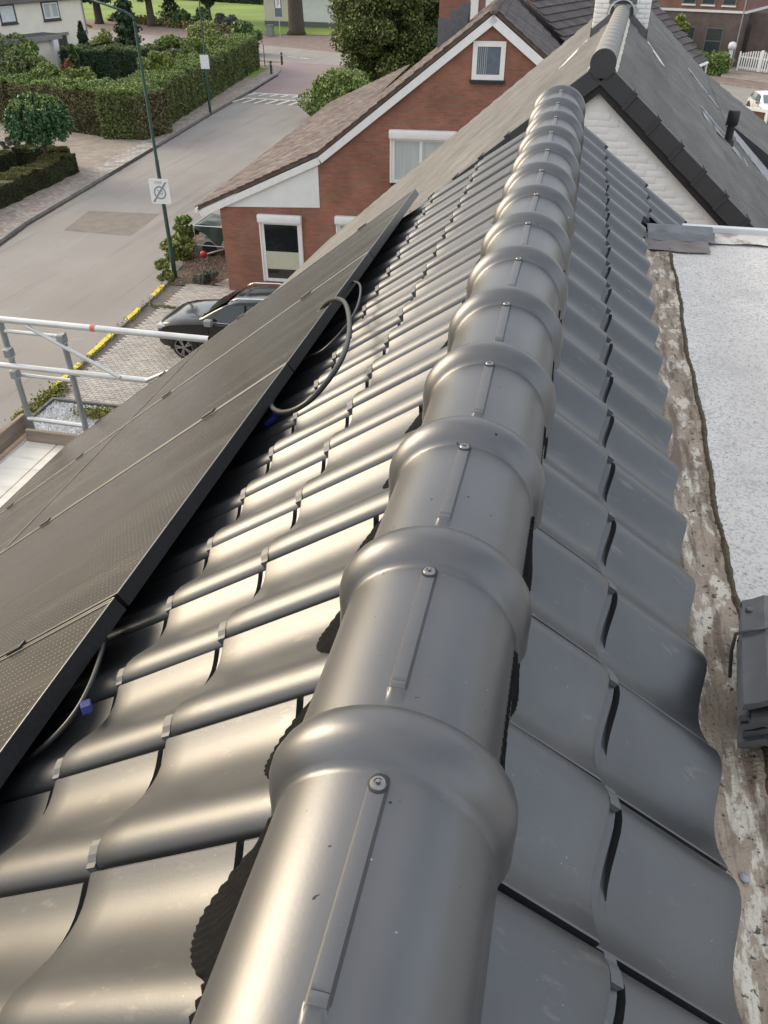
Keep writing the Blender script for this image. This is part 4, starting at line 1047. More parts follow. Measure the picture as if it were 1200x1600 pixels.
b = MB(); b.tube([(-12.0, 28.1, .42), (-12.72, 27.05, .40)], .035, 8); b.tube([(-12.72, 27.1, .4), (-12.72, 27.1, .02)], .02, 8); b.build('drawbar', m_alu, tr, loc=TO)
MB().lathe([(0, -.12), (.08, -.1), (.125, -.02), (.12, .06), (.07, .115), (0, .13)], 16, Matrix.Translation((-12.78, 26.95, .42))).build('coupling_cover', M('red_plastic', (.45, .02, .03), rough=.35), tr, loc=TO, smooth=True)
for x in (-13.0, -11.7): MB().lathe([(0, -.07), (.24, -.07), (.28, -.04), (.28, .04), (.24, .07), (0, .07)], 18, Matrix.Translation((x, 28.0 if x < -12 else 29.45, .28)) @ Matrix.Rotation(PI / 2, 4, 'X')).build('wheel', M('tyre', (.016, .016, .017), rough=.85), tr, loc=TO)
wb = MB(); rows = []
for i in range(12):
    a = PI * i / 11; rows.append([(-12.55 + q * .1, 30.3 - .75 * math.cos(a) * .9, .25 + 1.1 * math.sin(a) + .04 * math.sin(q * 1.3)) for q in range(15)])
wb.grid(rows); o = wb.build('white_cover', M('white_tarp', (.58, .60, .58), rough=.5, var=.08, scale=3, bump=.4, bscale=6), smooth=True)
tag(o, 'pale rounded tarpaulin cover directly behind the green covered trailer', 'cover')

# ------------------------------------------------------------------ lamp posts and signs
m_post = M('green_lamp_post', (.016, .058, .050), rough=.5, var=.12, scale=4)
def lamp(label, x, y, hgt, arm, lean=(0, 0)):
    t_ = thing('street_lamp', label, 'street lamp', (x, y, 0), 0, 'green street lamps along the road')
    pts = [(0, 0, 0), (0, 0, 1.0), (0, 0, 1.05), (lean[0] * .5, lean[1] * .5, hgt * .5), (lean[0] * .52, lean[1] * .52, hgt * .505), (lean[0], lean[1], hgt)]
    MB().tube(pts, [.085, .085, .072, .062, .052, .040], 14).build('pole', m_post, t_, smooth=35)
    a = [Vector((lean[0], lean[1], hgt)), Vector((lean[0] - .06, lean[1], hgt + .12)), Vector((lean[0] - .3, lean[1], hgt + .25)), Vector((lean[0] - arm, lean[1], hgt + .60))]
    MB().tube(a, [.040, .038, .034, .030], 12).build('arm', m_post, t_, smooth=True)
    hd_ = MB().bevbox((lean[0] - arm - .65, lean[1] - .11, hgt + .58), (lean[0] - arm + .05, lean[1] + .11, hgt + .72), .04).build('lamp_head', m_post, t_)
    MB().bevbox((lean[0] - arm - .58, lean[1] - .085, hgt + .55), (lean[0] - arm - .05, lean[1] + .085, hgt + .582), .01).build('lens', M('lamp_lens', (.6, .6, .56), rough=.3), hd_)
    MB().box((-.09, -.02, .55), (.09, .0, .85)).build('hatch', m_post, t_)
    return t_
lamp('tall green street lamp by the gravel bed carrying the end of zone sign', -13.33, 25.56, 7.85, 1.6)
lamp('farther green street lamp on the left pavement carrying a blank white plate', -24.45, 55.4, 7.6, 1.5, (.16, 0))
zs = thing('zone_sign', 'white end of zone sign with grey ring and diagonal band on the near lamp post', 'road sign', (-13.33, 25.44, 2.98), R(4))
def rrect(w_, h_, r_, y, n=6):
    out = []
    for cx_, cz_, a0 in ((w_ - r_, h_ - r_, 0), (-w_ + r_, h_ - r_, 90), (-w_ + r_, -h_ + r_, 180), (w_ - r_, -h_ + r_, 270)):
        for k in range(n + 1): a = R(a0 + 90 * k / n); out.append((cx_ + r_ * math.cos(a), y, cz_ + r_ * math.sin(a)))
    return out
MB().prism(rrect(.345, .40, .06, 0), (0, .02, 0)).build('plate', m_wh, zs)
m_sg = M('sign_grey', (.25, .26, .29), rough=.5, var=.05)
b = MB(); n = 40
def ring_(b, r0, r1, y, cz=0.):
    b.add([(r * math.cos(2 * PI * k / n), y, cz + r * math.sin(2 * PI * k / n)) for r in (r0, r1) for k in range(n)], [(k, (k + 1) % n, n + (k + 1) % n, n + k) for k in range(n)])
ring_(b, .165, .215, -.003, -.04); b.prism([(-.30, -.006, -.345), (-.22, -.006, -.345), (.29, -.006, .30), (.21, -.006, .30)], (0, .002, 0)); b.build('ring', m_sg, zs)
def put_text(body, size, par, loc, mat, rz=0):
    me = text_mesh(body, size); me.materials.append(mat); o = obj('lettering', me, par, loc); o.rotation_euler = (PI / 2, 0, rz); return o
put_text('30', .22, zs, (0, -.004, -.04), m_sg); put_text('ZONE', .10, zs, (-.02, -.004, .285), m_sg)
b = MB(); b.tube([(0, .0, -.15), (0, .1, -.15)], .02, 8); b.tube([(0, .0, .2), (0, .1, .2)], .02, 8); b.build('bracket', m_alu, zs)
ps = thing('traffic_plate', 'blank white upright plate fixed to the farther lamp post', 'road sign', (-24.38, 55.28, 3.12), R(6))
MB().prism(rrect(.29, .40, .04, 0), (0, .015, 0)).build('plate', m_wh, ps); b = MB(); b.tube([(0, .0, .1), (0, .1, .1)], .02, 8); b.build('bracket', m_alu, ps)
for (x, y, lb) in ((-26.35, 73.4, 'nearer of the two dark bollards at the pavement corner'), (-27.35, 79.2, 'farther of the two dark bollards at the pavement corner')):
    t_ = thing('bollard', lb, 'bollard', (x, y, .1), 0, 'dark bollards at the corner')
    MB().lathe([(0, 0), (.10, 0), (.10, .95), (.085, 1.0), (0, 1.02)], 12).build('post', M('dark_bollard', (.035, .045, .045), rough=.6), t_); MB().lathe([(.102, .72), (.106, .73), (.106, .82), (.102, .83)], 12).build('band', m_sg, t_)

# ------------------------------------------------------------------ vegetation on the left
def hedge(name, label, p0, p1, thick, hgt, mat, n, size, top_mat=None, core=None, loose=.10, cat='hedge'):
    """clipped hedge: dark core wrapped in leaf faces, p0-p1 is its front foot, thickness to the left of p0->p1"""
    p0, p1 = Vector(p0), Vector(p1); d = (p1 - p0); L = d.length; d.normalize(); nn_ = Vector((-d.y, d.x))
    t_ = thing(name, label, cat, (p0.x, p0.y, 0), math.atan2(d.y, d.x))
    sg_ = 1 if thick > 0 else -1
    MB().box((.08, .08 * sg_, 0), (L - .08, thick - .08 * sg_, hgt - .10)).build('core', core or m_hbrown, t_)
    u = RNG.uniform(0, 1, n); at_ = abs(thick); areas = np.array([L * hgt, L * hgt * .35, L * at_ * 1.3, at_ * hgt, at_ * hgt]); pr_ = np.cumsum(areas / areas.sum()); P = np.zeros((n, 3))
    a, c, jit_ = RNG.uniform(0, 1, n), RNG.uniform(0, 1, n), RNG.normal(0, loose, n)
    wv = .09 * np.sin(a * L * 2.1) + .06 * np.sin(a * L * 5.3 + 1)
    f0 = u < pr_[0]; f1 = (u >= pr_[0]) & (u < pr_[1]); f2 = (u >= pr_[1]) & (u < pr_[2]); f3 = (u >= pr_[2]) & (u < pr_[3]); f4 = u >= pr_[3]
    P[f0] = np.stack([a * L, jit_ * .6 + wv * .6, c * hgt], 1)[f0]; P[f1] = np.stack([a * L, thick + jit_, c * hgt], 1)[f1]
    P[f2] = np.stack([a * L, c * thick, hgt + np.abs(jit_) * 1.1 + wv * 1.2 - .04], 1)[f2]; P[f3] = np.stack([jit_, a * thick, c * hgt], 1)[f3]; P[f4] = np.stack([L + jit_, a * thick, c * hgt], 1)[f4]
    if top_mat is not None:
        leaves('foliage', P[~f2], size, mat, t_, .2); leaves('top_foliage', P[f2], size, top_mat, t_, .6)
    else: leaves('foliage', P, size, mat, t_, .3)
    return t_
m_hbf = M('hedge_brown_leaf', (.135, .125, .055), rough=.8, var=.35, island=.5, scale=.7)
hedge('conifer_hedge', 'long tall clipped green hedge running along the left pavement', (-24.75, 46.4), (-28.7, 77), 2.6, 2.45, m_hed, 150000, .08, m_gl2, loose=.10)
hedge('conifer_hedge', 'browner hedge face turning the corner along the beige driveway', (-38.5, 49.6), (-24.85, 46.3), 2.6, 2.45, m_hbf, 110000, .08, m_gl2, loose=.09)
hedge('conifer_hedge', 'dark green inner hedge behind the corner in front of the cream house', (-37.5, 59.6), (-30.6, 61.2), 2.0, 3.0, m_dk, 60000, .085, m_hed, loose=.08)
# loose shrub tops rising out of the hedges
for i, (x, y, z, r_, lb) in enumerate([(-33.5, 50.5, 2.5, 1.0, 'rounded green shrub top above the driveway hedge left of the corner'), (-30.5, 49.8, 2.5, .9, 'rounded pale green shrub top above the middle of the driveway hedge'), (-36.8, 52.5, 2.7, 1.5, 'big bright shrub above the driveway hedge near its left end'),
        (-41, 57, 2.3, 2.6, 'broad bright green shrub mass at the left edge below the cream house'), (-28.5, 56.5, 2.7, 1.0, 'bushy top of the pavement hedge near its front end'), (-29.6, 63, 2.7, 1.3, 'bushy top in the middle of the pavement hedge'), (-30.2, 70, 2.8, 1.5, 'bushy light green top near the far end of the pavement hedge')]):
    shrub('bushy_shrub', lb, 'shrub', (x, y, z), (r_ * 1.3, r_ * 1.3, r_ * .75), int(5200 * r_), .12, [m_gl2, m_lime, m_hed, m_gl2, m_lime, m_gl2, m_lime][i], 18)
shrub('copper_shrub', 'small orange brown shrub between the hedges below the cream house', 'shrub', (-34.3, 55.4, 2.3), (.5, .5, .75), 900, .13, M('copper_leaf', (.22, .09, .035), rough=.7, var=.2, island=.4), 8)
# low box hedges round the ball tree
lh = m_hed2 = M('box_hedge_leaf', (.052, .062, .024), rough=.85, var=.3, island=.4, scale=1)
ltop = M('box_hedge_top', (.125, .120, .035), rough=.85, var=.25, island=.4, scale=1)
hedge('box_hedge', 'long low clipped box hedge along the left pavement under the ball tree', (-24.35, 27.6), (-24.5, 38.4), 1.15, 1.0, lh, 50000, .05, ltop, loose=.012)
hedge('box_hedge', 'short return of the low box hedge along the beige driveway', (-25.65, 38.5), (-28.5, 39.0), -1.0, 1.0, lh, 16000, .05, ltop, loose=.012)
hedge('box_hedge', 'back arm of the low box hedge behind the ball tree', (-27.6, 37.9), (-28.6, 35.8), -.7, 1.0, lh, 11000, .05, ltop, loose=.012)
MB().box((-24.4, 26.0, 0), (-24.2, 27.4, .95)).build('white_gatepost', m_wh); tag(bpy.data.objects['white_gatepost'], 'white garden wall end at the near end of the low box hedge', 'wall')
# ball tree
bt = thing('ball_tree', 'small round topped garden tree with drooping leaves above the low box hedge', 'tree', (-25.4, 37.3, 0))
MB().tube([(0, 0, 0), (.02, .0, 1.0), (-.03, .02, 1.95), (-.02, 0, 2.7)], [.13, .11, .10, .07], 12).build('trunk', m_bark, bt, smooth=True)
b = MB()
for k in range(12):
    a = k * .55; b.tube([(0, 0, 2.0), (.6 * math.cos(a), .6 * math.sin(a), 2.6), (1.15 * math.cos(a), 1.15 * math.sin(a), 2.7)], [.05, .03, .01], 6)
b.build('branch', m_bark, bt)
cen = ball_pts(330, (0, 0, 2.85), 1, .72, (1.36, 1.36, .98)); P = []; 
for c in cen:
    if c[2] < 2.2 and math.hypot(c[0], c[1]) < .6: continue
    dn_ = np.array([c[0], c[1], 0]) / (math.hypot(c[0], c[1]) + .01)
    t_s = RNG.uniform(0, 1, 46)[:, None]; P.append(c + dn_ * t_s * .32 + np.array([0, 0, -1.0]) * (t_s ** 1.6) * .34 + RNG.normal(0, .05, (46, 3)))
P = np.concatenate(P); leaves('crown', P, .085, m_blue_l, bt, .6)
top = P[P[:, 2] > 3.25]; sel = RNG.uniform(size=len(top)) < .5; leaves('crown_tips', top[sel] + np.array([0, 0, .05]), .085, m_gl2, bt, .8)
shrub('grass_clump', 'tall blue grey ornamental grass inside the low hedge', 'plant', (-27.6, 35.0, .55), (.9, .9, .55), 2600, .06, M('blue_grass', (.09, .13, .10), rough=.7, island=.4), 10, False)
shrub('dark_shrub', 'dark leafy shrub cut by the left edge beside the ball tree', 'shrub', (-29.6, 37.5, 1.5), (1.1, 1.1, 1.5), 5000, .12, m_gl, 16)
shrub('ground_shrub', 'low mottled shrub on the drive behind the ball tree', 'shrub', (-30.2, 42.5, .35), (1.6, .8, .4), 2600, .10, m_grey_l, 14, False)
wc = thing('weathered_post', 'weathered grey column with climbing leaves at the left edge by the hedge', 'post', (-32.8, 41.5, 0))
MB().bevbox((-.35, -.2, 0), (.35, .2, 3.0), .03).build('column', M('lichen_stone', (.20, .19, .17), rough=1, var=.35, scale=8, bump=.6, bscale=30), wc)
leaves('climber', [(random.gauss(-.1, .25), -.22, random.uniform(0, 1.8)) for _ in range(500)], .09, m_gl, wc)

# conifers and shrubs in the garden of the cream house
def conifer(label, x, y, hgt, r0, n, mat, narrow=False):
    t_ = thing('conifer', label, 'tree', (x, y, 0)); MB().tube([(0, 0, 0), (0, 0, hgt * .95)], [.12, .02], 8).build('trunk', m_bark, t_)
    z = RNG.uniform(.03, 1, n) ** 1.2; a = RNG.uniform(0, 6.283, n)
    lay = .75 + .25 * np.sin(z * hgt * 7 + np.sin(a * 5))
    pr_ = (1 - z) ** (.35 if narrow else .9); rr = r0 * pr_ * lay * RNG.uniform(.6, 1.05, n) * (1 + .18 * np.sin(a * 7 + z * 9))
    P = np.stack([rr * np.cos(a), rr * np.sin(a), z * hgt - (.12 * rr if not narrow else 0)], 1)
    leaves('crown', P, .17, mat, t_, .5); return t_
conifer('dark pointed spruce in front of the corner of the cream house', -37.2, 62.5, 4.6, 1.35, 5200, m_dk)
conifer('lighter green cone shaped conifer beside the dark spruce', -35.9, 58.6, 3.5, 1.2, 4200, m_gl)
conifer('broad dark columnar conifer in the far garden by the cross road', -41.5, 77.5, 5.4, 1.45, 8000, m_dk, True)
for x, y, z, r_, mt, lb in ((-36.4, 78.5, .9, 1.7, m_gl2, 'round green shrub right of the columnar conifer'), (-33.6, 72.0, 1.2, 1.5, m_grey_l, 'pinkish grey flowering shrub in the far garden'), (-34.6, 79.5, 1.0, 1.6, m_yg, 'straw coloured grass clump in the far garden'), (-46.3, 82.5, .8, 1.6, m_lime, 'low yellow green shrub by the curved garden fence'), (-43.5, 71.5, .9, 1.0, M('red_leaf', (.16, .045, .03), rough=.7, var=.2, island=.4), 'low red shrub at the corner of the cream house'), (-38.5, 74.5, .9, 1.4, m_gl, 'dark green shrub under the pale garden rail'), (-31.3, 77.0, 1.6, 1.7, m_gl, 'dark round shrub at the far end of the pavement hedge'), (-33.5, 86.5, 1.2, 1.9, m_gl, 'broad dark bush at the garden corner by the cross road')):
    shrub('garden_shrub', lb, 'shrub', (x, y, z), (r_, r_, r_ * .7), int(1500 * r_), .17, mt, 14)
rl = MB(); rl.tube([(-42.2, 72.6, .95), (-33.8, 72.4, .95)], .09, 8)
for x in (-42.0, -38, -34.2): rl.tube([(x, 72.5, 0), (x, 72.5, .95)], .05, 6)
tag(rl.build('garden_rail', m_alu), 'pale horizontal garden rail behind the hedges', 'rail')
fn = thing('curved_fence', 'low dark arched garden fence left of the columnar conifer', 'fence', (-45, 80.5, 0))
b = MB(); b.tube([(-2.6 + .3 * i, 0, .9 + .5 * math.sin(PI * i / 17)) for i in range(18)], .05, 6); b.build('top_rail', m_black, fn)
for i in range(18): MB().tube([(-2.6 + .3 * i, 0, 0), (-2.6 + .3 * i, 0, .9 + .5 * math.sin(PI * i / 17))], .03, 6).build('bar', m_black, fn)
gt = thing('garden_gate', 'small dark wooden gate at the far end of the long hedge', 'gate', (-28.4, 77.6, .1), R(112))
for i in range(6): MB().box((i * .22, 0, 0), (i * .22 + .16, .04, 1.7)).build('board', M('dark_wood', (.05, .04, .035), rough=.9, var=.2), gt)
sheet('verge_grass', [(-27.9, 71.0), (-28.9, 76.6), (-27.8, 77.0), (-27.1, 71.0)], .122, m_lawn)

# cream house, its front faces the road
CH = thing('cream_house', 'cream rendered house with dark framed windows at the upper left', 'house', (-38.8, 66.0, 0), R(73))
m_cream = M('cream_render', (.80, .75, .65), rough=.85, var=.05, scale=1.2, bump=.15, bscale=30)
MB().box((-16, 0, 0), (0, 9, 5.9)).build('wall', m_cream, CH)
MB().prism([(-16.3, -.35, 5.9), (-16.3, 9.3, 5.9), (-16.3, 4.5, 9.4)], (16.5, 0, 0)).build('roof', m_bt2, CH)
b = MB(); b.box((-16.3, -.25, 5.86), (.1, -.12, 5.98)); b.build('gutter', m_zinc, CH)
MB().tube([(-.03, -.07, 3.5), (-.03, -.07, 5.86)], .05, 8).build('downpipe', m_zinc, CH)
m_dkf = M('dark_window_frame', (.05, .047, .045), rough=.5)
def cwin(x0, x1, z0, z1, split, inner):
    f = MB().box((x0, -.05, z0), (x0 + .10, .02, z1)).box((x1 - .10, -.05, z0), (x1, .02, z1)).box((x0 + .10, -.05, z0), (x1 - .10, .02, z0 + .10)).box((x0 + .10, -.05, z1 - .08), (x1 - .10, .02, z1)).build('window', m_dkf, CH)
    MB().box((x0 + .10, -.02, z0 + .10), (x1 - .10, -.005, z1 - .08)).build('pane', inner, f)
    if split:
        xm = (x0 + x1) / 2
        for a, c in ((x0 + .10, xm - .02), (xm + .02, x1 - .10)):
            b = MB(); b.box((a, -.06, z0 + .10), (a + .09, -.022, z1 - .08)); b.box((c - .09, -.06, z0 + .10), (c, -.022, z1 - .08)); b.box((a + .09, -.06, z0 + .10), (c - .09, -.022, z0 + .19)); b.box((a + .09, -.06, z1 - .17), (c - .09, -.022, z1 - .08)); b.build('sash', m_wh, f)
    MB().box((x0 - .04, -.10, z0 - .09), (x1 + .04, .0, z0 - .002)).build('sill', m_dkf, f)
cwin(-3.95, -2.35, 4.66, 5.84, True, m_blind); cwin(-7.75, -6.35, 4.70, 5.86, False, M('white_blind', (.62, .66, .67), rough=.5, coat=.4))
MB().box((-16, -1.6, 0), (-5.0, -.003, 3.6)).build('front_bay', m_cream, CH)
MB().box((-16.2, -2.0, 3.62), (-4.3, -.005, 3.94)).build('flat_canopy', M('grey_fascia', (.24, .23, .225), rough=.6), CH)
MB().box((-16.1, -1.9, 3.94), (-4.4, -.1, 3.97)).build('canopy_felt', M('dark_felt', (.07, .065, .06), rough=.9), CH)
MB().box((-5.2, -2.0, 0), (-4.75, -1.61, 3.62)).build('pillar', m_wh, CH)
MB().box((-4.3, -.08, .2), (-2.2, -.004, 3.6)).build('dark_door', m_dkf, CH); MB().box((-4.45, -.16, 3.61), (-2.0, -.004, 3.80)).build('door_lintel', MATS['grey_fascia'], CH)
f = MB().box((-8.9, -1.66, 2.1), (-6.5, -1.603, 3.15)).build('bay_window', m_dkf, CH); MB().box((-8.75, -1.675, 2.2), (-6.65, -1.663, 3.0)).build('pane', MATS['dim_glass'], f); MB().box((-9.0, -1.74, 3.05), (-6.4, -1.6, 3.3)).build('awning_box', m_dkf, f)
MB().tube([(.05, 2.0, 4.7), (2.6, 2.2, 3.7)], .10, 6).build('orange_eave', M('orange_wood', (.33, .10, .045), rough=.7), CH)

# ------------------------------------------------------------------ trees
def tree(label, x, y, hgt, cr, n, mat, k=40, trunk_r=.3, crown_z=None, size=.22, name='deciduous_tree', squash=1.0, mat2=None, clear=2.5):
    t_ = thing(name, label, 'tree', (x, y, 0)); cz = crown_z or hgt * .62
    MB().tube([(0, 0, -.1), (.05, .0, .5), (.0, .05, clear), (.1, 0, cz)], [trunk_r * 1.35, trunk_r, trunk_r * .8, trunk_r * .4], 12).build('trunk', m_bark, t_, smooth=True)
    b = MB()
    for i in range(16):
        a = i * 2.4; z0 = clear + (cz - clear) * random.uniform(0, .9); rr = cr * random.uniform(.5, .85)
        b.tube([(0, 0, z0), (rr * .5 * math.cos(a), rr * .5 * math.sin(a), z0 + cr * .25), (rr * math.cos(a), rr * math.sin(a), z0 + cr * random.uniform(.1, .7))], [trunk_r * .32, trunk_r * .2, .02], 6)
    b.build('branch', m_bark, t_)
    P = clump_pts(n, (0, 0, cz), (cr, cr, (hgt - cz) * squash), k, cr * .30, .25, zmin=clear * .75)
    if mat2 is None: leaves('crown', P, size, mat, t_, .5)
    else:
        s_ = RNG.uniform(size=len(P)) < .35; leaves('crown', P[~s_], size, mat, t_, .5); leaves('crown_light', P[s_] * np.array([1.03, 1.03, 1.01]), size * .9, mat2, t_, .6)
    return t_
m_oak = M('oak_leaf', (.072, .105, .027), rough=.6, var=.25, island=.5, scale=.5)
m_oak2 = M('oak_leaf_light', (.175, .19, .048), rough=.6, var=.25, island=.4, scale=.5)
tree('big dense green street tree behind the brick house gable', -13.2, 63.5, 9.4, 4.0, 130000, m_oak, 120, .28, 5.0, .12, squash=1.0, mat2=m_oak2, clear=1.2)
shrub('laurel_bush', 'wide bright green bush at the roadside below the big tree', 'shrub', (-14.8, 55.0, 1.25), (2.7, 1.8, 1.35), 22000, .12, m_gl2, 60)
for i, (x, y, h_, r_, tr_, lb) in enumerate([(-65.0, 114, 14, 5.2, .55, 'park tree with thick trunk beside the cream house'), (-56.5, 112.3, 13, 4.8, .5, 'park tree in the middle of the lawn above the columnar conifer'), (-52.8, 122.5, 11, 4.2, .42, 'park tree with a bushy foot above the far lamp post')]):
    tree(lb, x, y, h_, r_, 14000, m_dk if i != 1 else m_oak, 36, tr_, 7.6 if i != 2 else 6.0, .34, squash=.9, clear=3.4 if i != 2 else 2.2)
tree('tall street tree with a stout dark trunk before the pale low building', -34.6, 106.2, 17, 4.5, 9000, m_oak, 26, .95, 12.0, .35, clear=7.5)
conifer('small dark conifer behind the middle park tree', -56.5, 118.5, 4.6, 2.2, 3000, m_dk)
for x, y, r_, mt, lb in ((-50.5, 112.5, 2.4, m_gl, 'dark spreading bush at the edge of the park lawn'), (-45.5, 110.3, 1.4, m_grey_l, 'pale low planting at the lawn edge near the bin')):
    shrub('park_bush', lb, 'shrub', (x, y, .9), (r_ * 1.2, r_, r_ * .55), 2600, .24, mt, 16, False)
stuff(leaves('lawn_edge_planting', [(x, 116 - (x + 60) * .55 + random.gauss(0, .7), abs(random.gauss(0, .3)) + .05) for x in np.random.default_rng(5).uniform(-66, -41, 5000)], .25, M('dry_edge_leaf', (.15, .13, .05), rough=.9, island=.5)))
bn = thing('park_bench', 'dark park bench on the lawn edge between the park trees', 'bench', (-62.0, 116.0, 0)); MB().box((-1.0, -.3, .45), (1.0, .3, .52)).build('seat', m_dkf, bn); MB().box((-1.0, .25, .52), (1.0, .32, .95)).build('backrest', m_dkf, bn)
for s_ in (-.8, .8): MB().box((s_ - .05, -.25, 0), (s_ + .05, .25, .45)).build('leg', m_dkf, bn)
# low pale building, bin, notice sign
lb_ = thing('pale_low_building', 'low pale building with a grey plinth behind the stout tree trunk', 'building', (-42.2, 116.2, 0), R(-8))
m_pale = M('pale_panel', (.62, .58, .47), rough=.7, var=.06)
MB().box((0, 0, 0), (24, 8, .55)).build('plinth', M('grey_plinth', (.14, .15, .14), rough=.9), lb_); MB().box((.05, .05, .55), (24, 8, 3.6)).build('wall', m_pale, lb_)
MB().box((5.0, -.03, .6), (13.2, .045, 3.3)).build('white_panel', m_whp, lb_); MB().box((13.2, -.06, .6), (13.5, .04, 3.6)).build('post', m_dkf, lb_); MB().box((-.6, -.6, 3.6), (24, 8.5, 3.85)).build('fascia', m_wh, lb_); MB().box((-.4, -.4, 3.85), (24, 8.3, 4.2)).build('roof', m_bt2, lb_)
bi = thing('litter_bin', 'grey litter bin on the pavement beside the notice sign', 'litter bin', (-37.0, 103.6, 0)); MB().bevbox((-.42, -.35, 0), (.42, .35, 1.05), .05).build('body', M('bin_grey', (.20, .21, .21), rough=.6), bi); MB().bevbox((-.45, -.38, 1.05), (.45, .38, 1.15), .03).build('lid', M('bin_lid', (.12, .13, .13), rough=.6), bi)
ns = thing('notice_sign', 'blue and white parking notice sign on a thin pole near the litter bin', 'road sign', (-35.3, 102.2, 0)); MB().tube([(0, 0, 0), (0, 0, 3.7)], .05, 8).build('pole', m_alu, ns)
MB().box((-.42, -.09, 2.1), (.42, -.05, 3.9)).build('plate', M('sign_blue_grey', (.10, .15, .17), rough=.5), ns); MB().box((-.30, -.1, 2.95), (.30, -.092, 3.8)).build('white_field', m_wh, ns)
b = MB(); b.box((-.12, -.106, 3.05), (-.04, -.101, 3.7)); b.box((-.04, -.106, 3.62), (.14, -.101, 3.7)); b.box((-.04, -.106, 3.33), (.14, -.101, 3.41)); b.box((.08, -.106, 3.41), (.15, -.101, 3.62)); b.build('letter', m_sg, ns)
# far edge of the park: hedge and houses that close the view
hedge('park_hedge', 'dark clipped hedge along the far side of the park', (-75, 160), (-30, 140), 2.5, 2.0, m_dk, 9000, .4, loose=.1)
for i, (x, y, w_, lb) in enumerate(((-95, 172, 12, 'far house with grey wall beyond the park, left one'), (-72, 176, 11, 'far house with grey wall beyond the park, right one'))):
    t_ = thing('far_house', lb, 'house', (x, y, 0), R(-12)); MB().box((-w_ / 2, 0, 0), (w_ / 2, 8, 5)).build('wall', [m_bb, m_cream][i], t_); MB().prism([(-w_ / 2 - .3, -.4, 5), (-w_ / 2 - .3, 8.4, 5), (-w_ / 2 - .3, 4, 9)], (w_ + .6, 0, 0)).build('roof', m_bt2, t_)
    for q in (-3, 0, 3): MB().box((q - .6, -.03, 1), (q + .6, .0, 2.4)).build('window', MATS['dim_glass'], t_)
# pale house glimpsed between the big tree and the red chimney
gh = thing('pale_glimpsed_house', 'white windowed house glimpsed between the big tree and the red chimney', 'house', (-8.5, 84, 0), R(-15)); MB().box((-5, 0, 0), (4, 8, 6.2)).build('wall', m_bbr, gh)
for x in (-3.2, -1.0, 1.2): MB().box((x, -.04, 3.0), (x + 1.5, -.003, 5.2)).build('window', m_wh, gh)
MB().prism([(-5.4, -.4, 6.2), (-5.4, 8.4, 6.2), (-5.4, 4, 9.0)], (9.8, 0, 0)).build('roof', m_bt2, gh)

# ================================================================== right background
wg = thing('picket_gate', 'white picket double gate before the brown brick building', 'gate', (12.97, 84.2, .1), R(-43))
for i in range(19):
    x = .1 + i * .235; hgt = 1.30 + .32 * math.sin(PI * min(1, x / 4.2)); 
    MB().box((x, -.02, .12), (x + .10, .03, hgt)).build('picket', m_wh, wg)
b = MB(); b.box((0, .035, .2), (4.6, .07, .34)); b.box((0, .035, 1.0), (4.6, .07, 1.12)); b.box((0, .0, 0), (.10, .09, 1.45)); b.box((2.1, -.03, .1), (2.32, .09, 1.7)); b.build('rail', m_wh, wg)
pi_ = thing('garden_pillar', 'white ornamental garden post with round top beside the picket gate', 'post', (12.35, 85.1, 0)); MB().box((-.16, -.16, 0), (.16, .16, 1.6)).build('shaft', m_wh, pi_); MB().lathe([(0, 1.55), (.3, 1.6), (.36, 1.85), (.28, 2.1), (0, 2.2)], 14).build('head', m_wh, pi_, smooth=True)
hedge('round_hedge', 'rounded bright green hedge in front of the low brick wall', (8.7, 80.7), (11.9, 82.0), 1.6, 1.2, m_gl2, 9000, .16, loose=.14)
shrub('yellow_shrub', 'yellow green shrub against the brown building behind the dark roof', 'shrub', (7.6, 85.2, 2.2), (.8, .8, 2.0), 2400, .2, m_lime, 16)
shrub('flower_shrub', 'pale flowering shrub under the tall grey window', 'shrub', (8.9, 84.6, 1.2), (.8, .7, .7), 1400, .16, m_grey_l, 10)
shrub('corner_shrub', 'dark red shrub cut by the right edge near the picket gate', 'shrub', (16.3, 79.5, .6), (.7, .6, .6), 900, .14, MATS['red_leaf'], 8)
